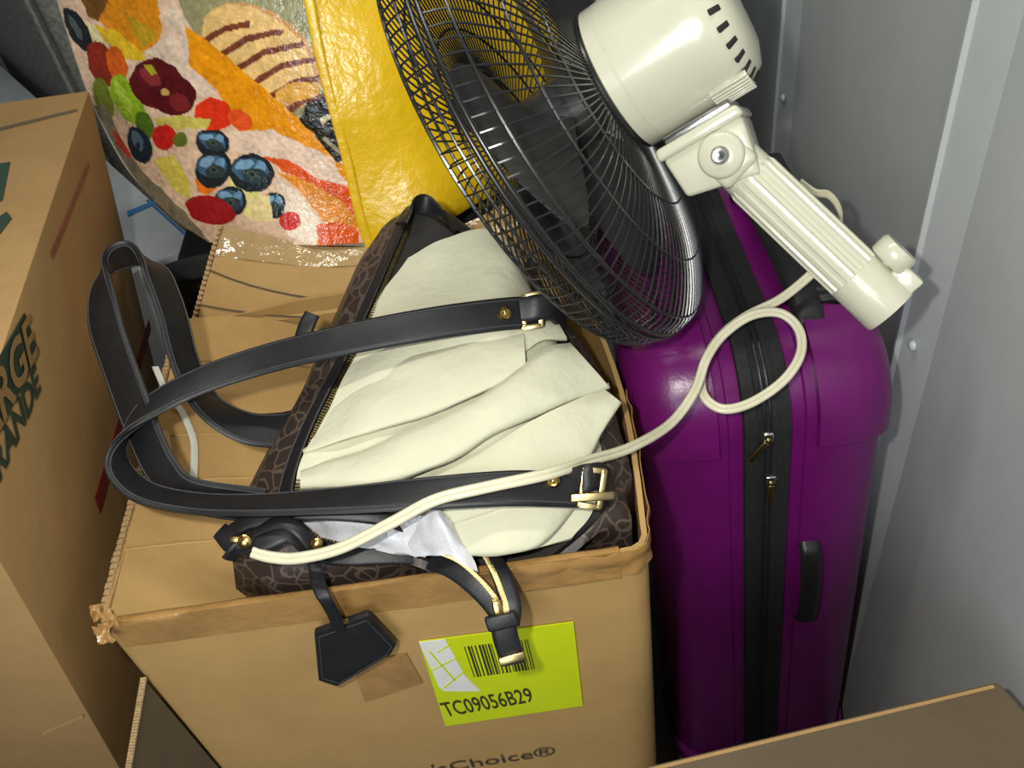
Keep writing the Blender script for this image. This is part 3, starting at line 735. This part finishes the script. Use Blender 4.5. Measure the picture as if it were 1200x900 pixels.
for sgn, nm in ((-1, 'left_shell'), (1, 'right_shell')):
    sh_o = obj(nm, shell(sgn), M['purple'], su, smooth=True, auto=40)
    # raised corner guards, each ending in a step
    n_per = len(perim(0)); 
    for ci in range(4):
        i0 = ci * (8 + 1 + 9) - 1; ids = [(i0 + k) % n_per for k in range(0, 11)]
        xs = [(.052, .0), (.053, -.0105), (.09, -.0085), (.108, -.004), (.124, .004), (.136, .016), (.1435, .034), (.1455, .06), (.139, .066)]
        rows = []
        for x, ins in xs:
            pr = perim(ins); inn_ = perim(ins + .012); row = []
            for q, k in enumerate(ids):
                a = pr[k] if 1 < q < 9 else inn_[k]
                if q in (0, 1, 9, 10):
                    base_ = pr if q in (1, 9) else inn_
                    k2, f_ = (ids[1], (.30 if q == 1 else .31)) if q < 5 else (ids[9], .30 if q == 9 else .31)
                    far = base_[ids[0]] if q < 5 else base_[ids[10]]
                    a = (base_[k2][0] + (far[0] - base_[k2][0]) * f_, base_[k2][1] + (far[1] - base_[k2][1]) * f_)
                row.append(S(sgn * x, a[0], a[1]))
            rows.append(row)
        obj('corner_guard', sheet(rows, .004, S(sgn * .1, 0, .45) + (rows[4][5] - S(sgn * .1, 0, .45)) * 3), M['purple'], sh_o, smooth=True, auto=25)
bandm = sweep([[S(x, y, z) for y, z in perim(i_)] for x, i_ in ((-.0255, .004), (-.0245, -.005), (-.012, -.0055), (-.010, -.004), (.010, -.004), (.012, -.0055), (.0245, -.005), (.0255, .004))], caps=False)
zb = obj('zip_band', bandm, M['black_fabric'], su, smooth=True, auto=40)
pr = perim(-.0055)
obj('zip_coil', merge(*[tube([S(x, y, z) for y, z in pr], .0015, 5, True) for x in (-.003, .003)]), M['black_plastic'], zb, smooth=True)
def fpos(px, py, off=.006): return onplane(px, py, so - SY * (SD / 2 + off), SY)
for px, py, ang in ((900, 512, -.7), (903, 562, -.05)):
    c = fpos(px, py, .008)
    sl = obj('zip_slider', box(c, SX * .006, SZ * .008, SY * .004, .002), M['steel'], zb, smooth=True)
    d = (SX * ang - SZ).normalized(); c2 = c - SY * .005 + d * .020
    obj('zip_pull', merge(box(c2, d * .016, d.cross(SY) * .0038, SY * .0014, .001), lathe([(.0045, -.002), (.0045, .002)], c - SY * .004 - SZ * .004, SY, 10)), M['brass'], zb, smooth=True)
# side handle on the right shell, top handle, telescoping handle housing and trim
hz0, hz1 = fpos(948, 722).z, fpos(944, 640).z; hx = (fpos(946, 680) - so).dot(SX) + .027
yh = -SD / 2
hp = spline([S(hx, yh + .004, hz0 - .006), S(hx, yh - .012, hz0 + .012), S(hx, yh - .018, (hz0 + hz1) / 2), S(hx, yh - .012, hz1 - .012), S(hx, yh + .004, hz1 + .006)], 6)
obj('side_handle', ribbon(hp, [SX] * len(hp), .026, .009), M['black_plastic'], su, smooth=True)
hp = spline([S(.062, yh + .06, ST - .012), S(.062, yh + .085, ST + .010), S(.060, yh + .17, ST + .024), S(.056, yh + .30, ST + .020), S(.052, yh + .35, ST - .006)], 6)
obj('top_handle', ribbon(hp, [SX] * len(hp), .034, .012), M['black_plastic'], su, smooth=True)
obj('telescoping_handle_housing', merge(box(S(.100, yh + .27, ST - .004), SX * .026, SY * .165, SZ * .011, .006), box(S(.088, yh + .16, ST + .004), SX * .014, SY * .045, SZ * .008, .004)), M['black_plastic'], su, smooth=True)
for x in (-.1, .1):
    for y in (-.17, .17):
        w_ = obj('wheel', lathe([(.0, -.011), (.019, -.011), (.0225, -.007), (.0225, .007), (.019, .011), (0, .011)], S(x, y, FLOOR + .0225), SX, 20), M['black_plastic'], su, smooth=True)
        obj('wheel_fork', box(S(x, y, FLOOR + .040), SX * .016, SY * .014, SZ * .012, .003), M['black_plastic'], w_, smooth=True)

# ------------------------------------------------------------------ fan
FR = .243
fan_c = P(663, 134, .85)
vd = D(663, 134).normalized()
fa = ((RT * .84 + UP * .55) * math.cos(math.radians(15.8)))
fa = (fa - vd * fa.dot(vd)).normalized() * math.cos(math.radians(15.8)) - vd * math.sin(math.radians(15.8))
fbv = RT * .55 - UP * .84; fbv = (fbv - fa * fbv.dot(fa)).normalized()
fyv = fa.cross(fbv)
rot = Matrix((fbv, fyv, fa)).transposed()
fan = thing('pedestal_fan', 'ivory fan head with black wire cage lying on the suitcase, pole stub and cord', 'fan', fan_c, None, rot)
def ring_path(r, z, n=64): return [V((r * math.cos(2 * math.pi * k / n), r * math.sin(2 * math.pi * k / n), z)) for k in range(n)]
obj('cage_rim', merge(tube(ring_path(FR, .003), .0026, 8, True), tube(ring_path(FR + .001, -.004), .0024, 8, True)), M['wire'], fan, smooth=True, local=True)
def guard(name, prof, rings, nw, rad, extra=None, tw=0.0):
    gm = merge(*[tube(ring_path(r, z), q, 6, True) for r, z, q in rings])
    if extra: gm = merge(gm, extra)
    g_ = obj(name, gm, M['wire'], fan, smooth=True, local=True)
    path = spline([V((r * math.cos(a), r * math.sin(a), z)) for r, z, a in prof], 4)
    w0 = obj('wire', tube(path, rad, 4, caps=False), M['wire'], g_, smooth=True, local=True)
    for k in range(1, nw):
        w_ = w0.copy(); col.objects.link(w_); w_.parent = g_
        w_.rotation_euler = (0, 0, 2 * math.pi * k / nw)
    return g_
guard('rear_guard', [(FR, .004, 0), (.232, .024, .02), (.185, .046, .05), (.13, .056, .08), (.066, .058, .10)],
      [(.2335, .022, .0016), (.185, .0455, .0014), (.13, .0555, .0016), (.068, .058, .003)], 120, .00095)
guard('front_guard', [(FR, -.005, 0), (FR - .002, -.023, -.01), (.230, -.037, -.02), (.18, -.050, -.05), (.11, -.058, -.09), (.047, -.060, -.13)],
      [(FR - .001, -.016, .0014), (.2325, -.0355, .0018), (.18, -.0505, .0014), (.13, -.0560, .0014), (.085, -.0590, .0014)], 120, .00095,
      lathe([(.0, -.066), (.04, -.065), (.05, -.061), (.05, -.056), (0, -.055)], (0, 0, 0), (0, 0, 1), 28))
hub = obj('blade_hub', lathe([(0, -.045), (.022, -.043), (.034, -.032), (.036, .0), (.036, .03), (0, .03)], (0, 0, 0), (0, 0, 1), 28), M['blade'], fan, smooth=True, local=True)
for k in range(3):
    a0 = math.radians(28 + 120 * k); rows = []
    for i in range(9):
        r = .030 + (.205 - .030) * i / 8; half = math.radians([22, 27, 31, 33, 34, 33, 31, 27, 17][i]); row = []
        for j in range(9):
            f = -1 + j / 4; a = a0 + f * half + .30 * (i / 8); row.append(V((r * math.cos(a), r * math.sin(a), -.004 + f * .021 * (1 - .3 * i / 8))))
        rows.append(row)
    obj('blade', sheet(surf(rows, 2, 2), .0022), M['blade'], fan, smooth=True, local=True)
mr = .071
motor = obj('motor_housing', lathe([(.0, .060), (.066, .060), (mr, .063), (mr, .076), (mr - .0009, .0765), (mr - .0009, .0775), (mr, .078), (mr, .142), (mr - .001, .158), (mr - .005, .171), (mr - .013, .181), (.040, .187), (0, .189)], (0, 0, 0), (0, 0, 1), 56),
      M['fan_white'], fan, smooth=True, local=True, auto=40)
def mpos(ang, z, r): return V((r * math.cos(ang), r * math.sin(ang), z))
for k in range(26):
    a = 2 * math.pi * k / 26; c = mpos(a, .1720, mr - .0065); er = V((math.cos(a), math.sin(a), 0)); et = V((-math.sin(a), math.cos(a), 0))
    ax_ = (V((0, 0, 1)) * .75 - er * .66).normalized()
    obj('vent_slot', box(c, ax_ * .006, et * .0028, ax_.cross(et) * .0015, .0012), M['lining'], motor, smooth=True, local=True)
for k in range(7):
    a = math.radians(-30 + 4.2 * k); er = V((math.cos(a), math.sin(a), 0)); et = V((-math.sin(a), math.cos(a), 0))
    obj('louver', box(er * (mr + .001) + V((0, 0, .152)), V((0, 0, .018)), et * .0011, er * .003, .0006), M['fan_white'], motor, smooth=True, local=True)
obj('adjuster_plate', box((.0765, 0, .112), (.004, 0, 0), (0, .026, 0), (0, 0, .034), .002), M['steel'], fan, smooth=True, local=True)
nk = obj('bracket', merge(hexa([V((.080, -.034, .068)), V((.080, .034, .068)), V((.080, .034, .150)), V((.080, -.034, .150))][::-1],
                  [V((.092, -.034, .066)), V((.092, .034, .066)), V((.092, .034, .153)), V((.092, -.034, .153))][::-1], .004, 3),
          hexa([V((.091, -.029, .070)), V((.091, .029, .070)), V((.091, .029, .150)), V((.091, -.029, .150))][::-1],
               [V((.132, -.027, .074)), V((.132, .027, .074)), V((.146, .027, .142)), V((.146, -.027, .142))][::-1], .004, 2)), M['fan_white'], fan, smooth=True, local=True)
pd = V((.948, 0, .317)).normalized(); pq = V((-.317, 0, .948)).normalized(); pS = V((.114, 0, .120))
piv = obj('pivot_joint', merge(lathe([(0, -.040), (.018, -.040), (.021, -.037), (.021, .037), (.018, .040), (0, .040)], pS, (0, 1, 0), 28),
          lathe([(.0235, .0), (.0245, .03), (.0245, .036)], pS, pd, 28), box(pS + pd * .012, pd * .014, V((0, .033, 0)), pq * .020, .006)), M['fan_white'], fan, smooth=True, local=True)
obj('screw', lathe([(.0085, 0), (.0085, .002), (.006, .0045), (.0025, .0042), (.0, .003)], pS + V((0, -.040, 0)), (0, -1, 0), 16), M['steel'], piv, smooth=True, local=True)
rings = []
npr = 24 * 4
for s in (.030, .034, .160, .1605, .205, .2075, .2075, .030):
    row = []
    for k in range(npr):
        a = 2 * math.pi * k / npr
        rr = .0245
        if .033 < s < .1603: rr = .0238 + .0022 * (1 if (k % 6) in (1, 2, 3) else 0)
        elif s > .2 : rr = .0262 if s < .207 else .0255
        elif s >= .1605: rr = .0262
        row.append(pS + pd * s + (V((0, 1, 0)) * math.cos(a) + pq * math.sin(a)) * rr)
    rings.append(row)
hollow = [[pS + pd * s + (V((0, 1, 0)) * math.cos(2 * math.pi * k / npr) + pq * math.sin(2 * math.pi * k / npr)) * .021 for k in range(npr)] for s in (.2075, .16)]
pole = obj('pole', sweep(rings[:6] + hollow), M['fan_white'], fan, smooth=True, local=True, auto=30)
kb = obj('clamp_block', box(pS + pd * .194 + pq * .027, pd * .013, V((0, .011, 0)), pq * .010, .002), M['fan_white'], pole, smooth=True, local=True)
obj('clamp_knob', merge(lathe([(.006, 0), (.006, .014)], pS + pd * .172 + pq * .012, pq, 16), lathe([(0, .012), (.017, .012), (.019, .014), (.019, .027), (.017, .030), (0, .030)], pS + pd * .172 + pq * .015, pq, 28)), M['fan_white'], pole, smooth=True, local=True)
# flat twin cord with an overhand loop
cp = [(962, 308, .89), (950, 322, .885), (915, 350, .885), (872, 372, .890), (842, 397, .892), (824, 430, .880), (824, 462, .862), (846, 479, .850), (880, 472, .850), (918, 446, .855), (938, 415, .862), (936, 386, .870), (914, 367, .876), (880, 370, .880), (848, 392, .880), (828, 420, .866), (814, 458, .850), (786, 496, .83), (740, 524, .78), (690, 540, .735),
      (640, 556, .695), (570, 571, .683), (510, 586, .682), (460, 612, .685), (400, 642, .692), (350, 654, .698), (318, 653, .702), (296, 647, .706)]
cpath = pp(cp, 8)
two = []
for s in (-1, 1):
    pl = []
    for i, p in enumerate(cpath):
        t = tang(cpath, i); v_ = (p - C0).normalized(); sd = t.cross(v_).normalized(); pl.append(p + sd * s * .0022)
    two.append(tube(pl, .0028, 8))
obj('power_cord', merge(*two), M['cord'], fan, smooth=True)
lp_ = pp([(938, 214, .905), (955, 226, .90), (970, 228, .905), (981, 240, .91), (985, 258, .915), (976, 275, .92)], 6)
obj('cord_loop', merge(*[tube([p + UP * s * .002 for p in lp_], .0026, 8) for s in (-1, 1)]), M['cord'], fan, smooth=True)

# ------------------------------------------------------------------ laminated shopping bag with a fruit print
sb = thing('shopping_bag', 'glossy laminated shopping bag printed with fruit and pancakes, yellow side facing the fan', 'bag', (-.1, 1.1, .87))
Lp = [(40, -90, 1.07), (66, 0, 1.10), (90, 75, 1.125), (112, 132, 1.14), (150, 200, 1.145), (198, 250, 1.13), (246, 284, 1.115)]
Rp = [(345, -90, .94), (362, 0, .97), (376, 70, .995), (391, 130, 1.02), (407, 190, 1.05), (421, 250, 1.08), (433, 289, 1.10)]
Gp = [(650, -90, 1.10), (655, 0, 1.12), (650, 70, 1.14), (635, 130, 1.15), (612, 190, 1.15), (585, 225, 1.145), (548, 233, 1.14)]
def dense(lst, n): 
    s = spline([V(q) for q in lst], n); return s
NV = 40; NU = 300
Ls, Rs, Gs = dense(Lp, NV), dense(Rp, NV), dense(Gp, NV)
gpx, g = [], []
for j in range(len(Ls)):
    rp, rw = [], []
    for i in range(NU + 1):
        u = i / NU; q = Ls[j].lerp(Rs[j], u); v = j / (len(Ls) - 1)
        p = P(q.x, q.y, q.z - .045 * math.sin(math.pi * u) * (1 - .4 * v))
        rp.append((q.x, q.y)); rw.append(p)
    gpx.append(rp); g.append(rw)
J, I = len(g), len(g[0])
front = sheet(g, .002, C0, .006, 9, 2)
fo = obj('printed_panel', front, M['print'], sb, smooth=True, auto=80, label='front panel with fruit and pancake print')
# --- flat print colours (sRGB 0..255), in the print's own layout units
def srgb(c): return tuple(((x / 255) / 12.92 if x / 255 <= .04045 else ((x / 255 + .055) / 1.055) ** 2.4) for x in c)
SH = []
def poly(c, *pts): SH.append(('p', srgb(c), pts))
def ell(c, x, y, a, b, rot=0): SH.append(('e', srgb(c), (x, y, a, b, math.cos(math.radians(rot)), math.sin(math.radians(rot)))))
OL = (150, 145, 105)
poly((225, 190, 160), (-50, -300), (1200, -300), (1200, 900), (-50, 900))
poly(OL, (520, -300), (1200, -300), (1120, 500), (960, 400), (760, 240), (600, 100), (560, 20))
poly((120, 80, 30), (230, -60), (340, -10), (300, 66), (270, 50))
poly((222, 140, 22), (300, 66), (350, -40), (480, -60), (495, 40), (500, 120), (440, 172), (330, 92))
poly((190, 150, 30), (380, 40), (470, 90), (490, 120), (440, 150))
poly((226, 200, 175), (490, 50), (545, 10), (590, 80), (590, 200), (665, 280), (640, 310), (600, 282), (520, 200), (445, 160), (530, 110))
ell((205, 150, 92), 815, 175, 215, 135, 36); ell((232, 190, 120), 805, 165, 200, 118, 36)
for k in range(7):
    x0, y0 = 628 + 52 * k, 118 + 44 * k
    w_ = [150, 205, 215, 215, 190, 140, 90][k]
    poly((120, 58, 38), (x0, y0), (x0 + w_ * .45, y0 - w_ * .26), (x0 + w_, y0 - w_ * .36), (x0 + w_, y0 - w_ * .36 + 18), (x0 + w_ * .45, y0 - w_ * .26 + 22), (x0 + 8, y0 + 22))
ell((222, 165, 70), 930, 285, 70, 30, -10)
poly((236, 150, 16), (575, 82), (640, 125), (760, 226), (900, 338), (1000, 425), (1075, 520), (1112, 680), (1040, 490), (887, 421), (765, 412), (700, 330), (660, 266), (588, 211))
poly((34, 30, 24), (935, 370), (960, 320), (1045, 290), (1100, 490), (1050, 505), (1000, 440))
poly((200, 195, 160), (1000, 370), (1050, 340), (1055, 350), (1010, 390)); poly((150, 140, 110), (1010, 420), (1070, 470), (1060, 480), (1005, 432))
poly((232, 190, 40), (285, 78), (350, 95), (440, 160), (452, 192), (390, 185), (320, 130))
poly((230, 215, 160), (250, 60), (285, 78), (330, 150), (300, 150))
ell((35, 40, 40), 238, 92, 28, 78, -28); ell((80, 90, 90), 232, 85, 9, 45, -28)
ell((140, 45, 25), 312, 200, 38, 75, -22); ell((215, 95, 25), 362, 200, 30, 60, -20)
ell((120, 130, 40), 322, 310, 28, 70, -15)
ell((150, 185, 40), 400, 312, 42, 88, -32); ell((185, 210, 70), 385, 300, 14, 62, -30)
ell((80, 110, 30), 455, 390, 25, 45, -20)
ell((92, 22, 26), 490, 262, 88, 74, 32); ell((84, 18, 24), 540, 298, 70, 62, 20); ell((120, 34, 38), 560, 320, 34, 26, 30); ell((130, 45, 45), 470, 240, 40, 22, 40); ell((205, 165, 90), 515, 288, 14, 12)
poly((170, 160, 40), (445, 205), (468, 200), (490, 228), (470, 234))
ell((222, 52, 24), 662, 358, 60, 50, 15); ell((235, 85, 35), 745, 375, 42, 30, 30)
poly((205, 190, 90), (480, 370), (560, 360), (655, 375), (640, 400), (560, 405), (500, 395))
poly((235, 205, 180), (690, 415), (850, 405), (1000, 475), (1095, 580), (1040, 585), (900, 500), (800, 490), (720, 470))
poly((228, 85, 22), (815, 488), (900, 500), (1000, 560), (1090, 580), (1115, 680), (1020, 600), (900, 545))
poly((228, 140, 24), (855, 532), (960, 565), (1060, 620), (1118, 690), (1120, 790), (985, 765), (1010, 690), (930, 590))
poly((238, 215, 190), (850, 560), (925, 595), (1000, 690), (985, 765), (900, 735), (890, 640))
poly((230, 90, 22), (985, 700), (1060, 690), (1120, 720), (1118, 790), (1000, 765))
poly((215, 195, 85), (480, 500), (540, 480), (590, 560), (600, 620), (540, 590))
ell((30, 42, 50), 437, 452, 36, 60, -22); ell((88, 108, 125), 432, 440, 15, 32, -22); ell((28, 38, 45), 432, 455, 8, 14)
ell((205, 35, 30), 513, 428, 36, 40); ell((100, 115, 40), 560, 435, 22, 26)
poly((235, 120, 30), (612, 560), (650, 545), (675, 590), (650, 610), (620, 595))
poly((225, 215, 130), (710, 560), (790, 580), (840, 650), (830, 690), (770, 680))
for (x, y, a, b, r) in ((660, 447, 54, 42, 20), (664, 528, 55, 56, 0), (783, 540, 70, 60, 10), (720, 628, 50, 46, 25), (852, 642, 38, 42, 0)):
    ell((28, 40, 44), x, y, a, b, r); ell((62, 95, 120), x - a * .05, y - b * .15, a * .82, b * .62, r)
    ell((125, 165, 195), x - a * .35, y - b * .42, a * .42, b * .26, r - 25); ell((110, 150, 180), x + a * .38, y - b * .30, a * .26, b * .34, r + 20)
    ell((44, 62, 66), x + a * .1, y + b * .15, a * .55, b * .40, r); ell((70, 84, 76), x + a * .02, y + b * .02, a * .24, b * .2, 30); ell((30, 40, 40), x + a * .02, y + b * .04, a * .12, b * .1, 30)
ell((160, 28, 34), 660, 655, 78, 42, 15); ell((205, 45, 30), 905, 690, 34, 30)
poly((236, 214, 150), (775, 620), (840, 610), (850, 690), (780, 690))
poly((128, 115, 95), (285, 325), (330, 330), (380, 440), (450, 540), (600, 680), (660, 760), (500, 760), (240, 400))
poly((190, 60, 40), (345, 400), (375, 430), (415, 490), (400, 490), (360, 450))
def inpoly(x, y, pts):
    c = False; j = len(pts) - 1
    for i in range(len(pts)):
        xi, yi = pts[i]; xj, yj = pts[j]
        if (yi > y) != (yj > y) and x < (xj - xi) * (y - yi) / (yj - yi) + xi: c = not c
        j = i
    return c
BB = []
for k, c, d in SH:
    if k == 'p': xs = [p[0] for p in d]; ys = [p[1] for p in d]; BB.append((min(xs), max(xs), min(ys), max(ys)))
    else: m_ = max(d[2], d[3]); BB.append((d[0] - m_, d[0] + m_, d[1] - m_, d[1] + m_))
def paint(x, y):
    x += 5 * noise.noise(V((x * .03, y * .03, 0))); y += 5 * noise.noise(V((x * .03, y * .03, 7)))
    for n_ in range(len(SH) - 1, -1, -1):
        b = BB[n_]
        if x < b[0] or x > b[1] or y < b[2] or y > b[3]: continue
        k, c, d = SH[n_]
        if k == 'p':
            if inpoly(x, y, d): return c
        else:
            dx, dy = x - d[0], y - d[1]; a = (dx * d[4] + dy * d[5]) / d[2]; e_ = (-dx * d[5] + dy * d[4]) / d[3]
            if a * a + e_ * e_ < 1: return c
    return (.5, .4, .3)
ca = fo.data.color_attributes.new('print', 'FLOAT_COLOR', 'POINT')
for j in range(J):
    for i in range(I):
        x, y = gpx[j][i]; c = paint(x * 2.662, y * 2.662); vv = .97 + .2 * noise.noise(V((x * .05, y * .05, 4))) + .22 * noise.noise(V((x * .17, y * .17, 9)))
        ca.data[j * I + i].color = (c[0] * vv, c[1] * vv, c[2] * vv, 1); ca.data[J * I + j * I + i].color = (.5, .5, .45, 1)
gy = [[P(*(Rs[j].lerp(Gs[j], i / 20))) + V((0, .03 * math.sin(math.pi * i / 20) * -1, 0)) for i in range(21)] for j in range(0, len(Rs), 4)]
side = obj('side_panel', sheet(gy, .002, C0, .008, 10, 5), M['yellow'], sb, smooth=True, auto=80, label='plain yellow side panel')
hem = [P(q.x, q.y, q.z - .002) for q in Rs[::4]]
obj('hem', ribbon(hem, [RT + UP * .1] * len(hem), .012, .003), M['yellow'], side, smooth=True)
obj('hem_stitching', tube([P(q.x + 18, q.y - 1, q.z + .009) for q in Rs[::4]], .0016, 5), M['yellow'], side)
bkv = V((.02, .17, .0))
gb = [[P(*Ls[j]) + (P(*Gs[j]) - P(*Ls[j])) * (i / 10) + V((0, .10 * math.sin(math.pi * i / 10) + .0, 0)) for i in range(11)] for j in range(0, len(Ls), 8)]
obj('back_panel', sheet(gb, .002), M['bag_back'], sb, smooth=True)
base_g = [[gr.lerp(bk_, f) for gr, bk_ in zip([g[-1][int(NU * i / 10)].lerp(g[-1][int(NU * i / 10)], 0) for i in range(11)], gb[-1])] for f in (0, .33, .66, 1)]
obj('base_panel', sheet(base_g, .002), M['bag_back'], sb, smooth=True)

# ------------------------------------------------------------------ white tub far behind the fan
tb = thing('storage_tub', 'white plastic tub far back between the fan cage and the motor', 'tub', (.33, 1.58, FLOOR))
def tubring(z, ex): return [V((.33 + (.15 + ex) * sx, 1.58 + (.17 + ex) * sy, z)) for sx, sy in ((-1, -.85), (-.85, -1), (.85, -1), (1, -.85), (1, .85), (.85, 1), (-.85, 1), (-1, .85))]
obj('tub_body', sweep([tubring(FLOOR, -.03), tubring(1.06, 0)]), M['white_plastic'], tb, smooth=True, auto=30)
obj('tub_lid', sweep([tubring(1.06, .008), tubring(1.085, .010), tubring(1.095, .004), tubring(1.088, -.02)]), M['white_plastic'], tb, smooth=True, auto=30)
# ------------------------------------------------------------------ dark bag, pale carton and grey fabric behind
def soft(c, hx, hy, hz, ex=4, n=24, m=16, wob=.012, seed=0):
    """puffy rounded block"""
    rings = []
    for j in range(m + 1):
        ph = -math.pi / 2 + math.pi * j / m; row = []
        for i in range(n):
            th = 2 * math.pi * i / n
            def sg(v, e): return math.copysign(abs(v) ** e, v)
            e = 2 / ex
            p = V((hx * sg(math.cos(ph), e) * sg(math.cos(th), e), hy * sg(math.cos(ph), e) * sg(math.sin(th), e), hz * sg(math.sin(ph), e)))
            row.append(V(c) + p + p.normalized() * wob * noise.noise(p * 9 + V((seed, 0, 0))))
        rings.append(row)
    return sweep(rings)
dk = thing('duffel_bag', 'black fabric bag behind the open box, under the printed shopping bag', 'bag', (-.20, 1.17, 0))
obj('body', soft((-.22, 1.19, .37), .27, .16, .49, 6), M['black_fabric'], dk, smooth=True)
obj('handle', ribbon(spline([V((-.46, 1.03, .82)), V((-.43, 1.0, .86)), V((-.36, .985, .875)), V((-.29, 1.0, .86)), V((-.27, 1.03, .82))], 6), [V((0, .5, 1))] * 25, .03, .006), M['black_fabric'], dk, smooth=True)
pz = .75
e0, e1 = atz(246, 296, pz), atz(-60, 22, pz); ed = (e1 - e0).normalized(); en = V((ed.y, -ed.x, 0)); en = en if en.y < 0 else -en
e0 = e0 + ed * .05
pc = thing('long_carton', 'long pale grey carton with blue lines behind the printed moving box', 'box', ((e0.x + e1.x) / 2, (e0.y + e1.y) / 2, 0))
t4 = [e0 + en * .20, e0, e1, e1 + en * .20]
obj('body', hexa([V((p.x, p.y, FLOOR)) for p in t4], t4, .004), M['pale_plastic'], pc, smooth=True, auto=30)
def ez(px, py): return atz(px, py, pz + .001)
obj('blue_line', plank(ez(150, 254), ez(186, 238), ez(187, 233), ez(149, 248), (0, 0, 1), .001), M['blue'], pc)
obj('edge_line', plank(e0 + en * .003, e0 + ed * .22 + en * .003, e0 + ed * .22 + en * .008, e0 + en * .008, (0, 0, 1), .001), M['blue'], pc, label='blue line along the far edge')
gc_ = (e0.lerp(e1, .62)) - en * .16
o_ = thing('grey_cushion', 'dark grey woven cushion upright behind the pale carton at upper left', 'cushion', V((gc_.x, gc_.y, 0)))
gm = soft((0, 0, 0), .5, .12, .95, 7, 28, 18, .01)
obj('cover', ([V((gc_.x, gc_.y, .83)) + ed * p.x + en * p.y + V((0, 0, p.z)) for p in gm[0]], gm[1]), M['grey_fabric'], o_, smooth=True)
pipe = [V((gc_.x, gc_.y, .83)) + ed * .49 * math.copysign(abs(math.cos(t)) ** .28, math.cos(t)) + en * .122 + V((0, 0, .94 * math.copysign(abs(math.sin(t)) ** .28, math.sin(t)))) for t in [2 * math.pi * k / 64 for k in range(64)]]
obj('piping', tube(pipe, .006, 6, True), M['grey_fabric'], o_, smooth=True)

for o in list(bpy.data.objects):
    if 'mw' in o: del o['mw']
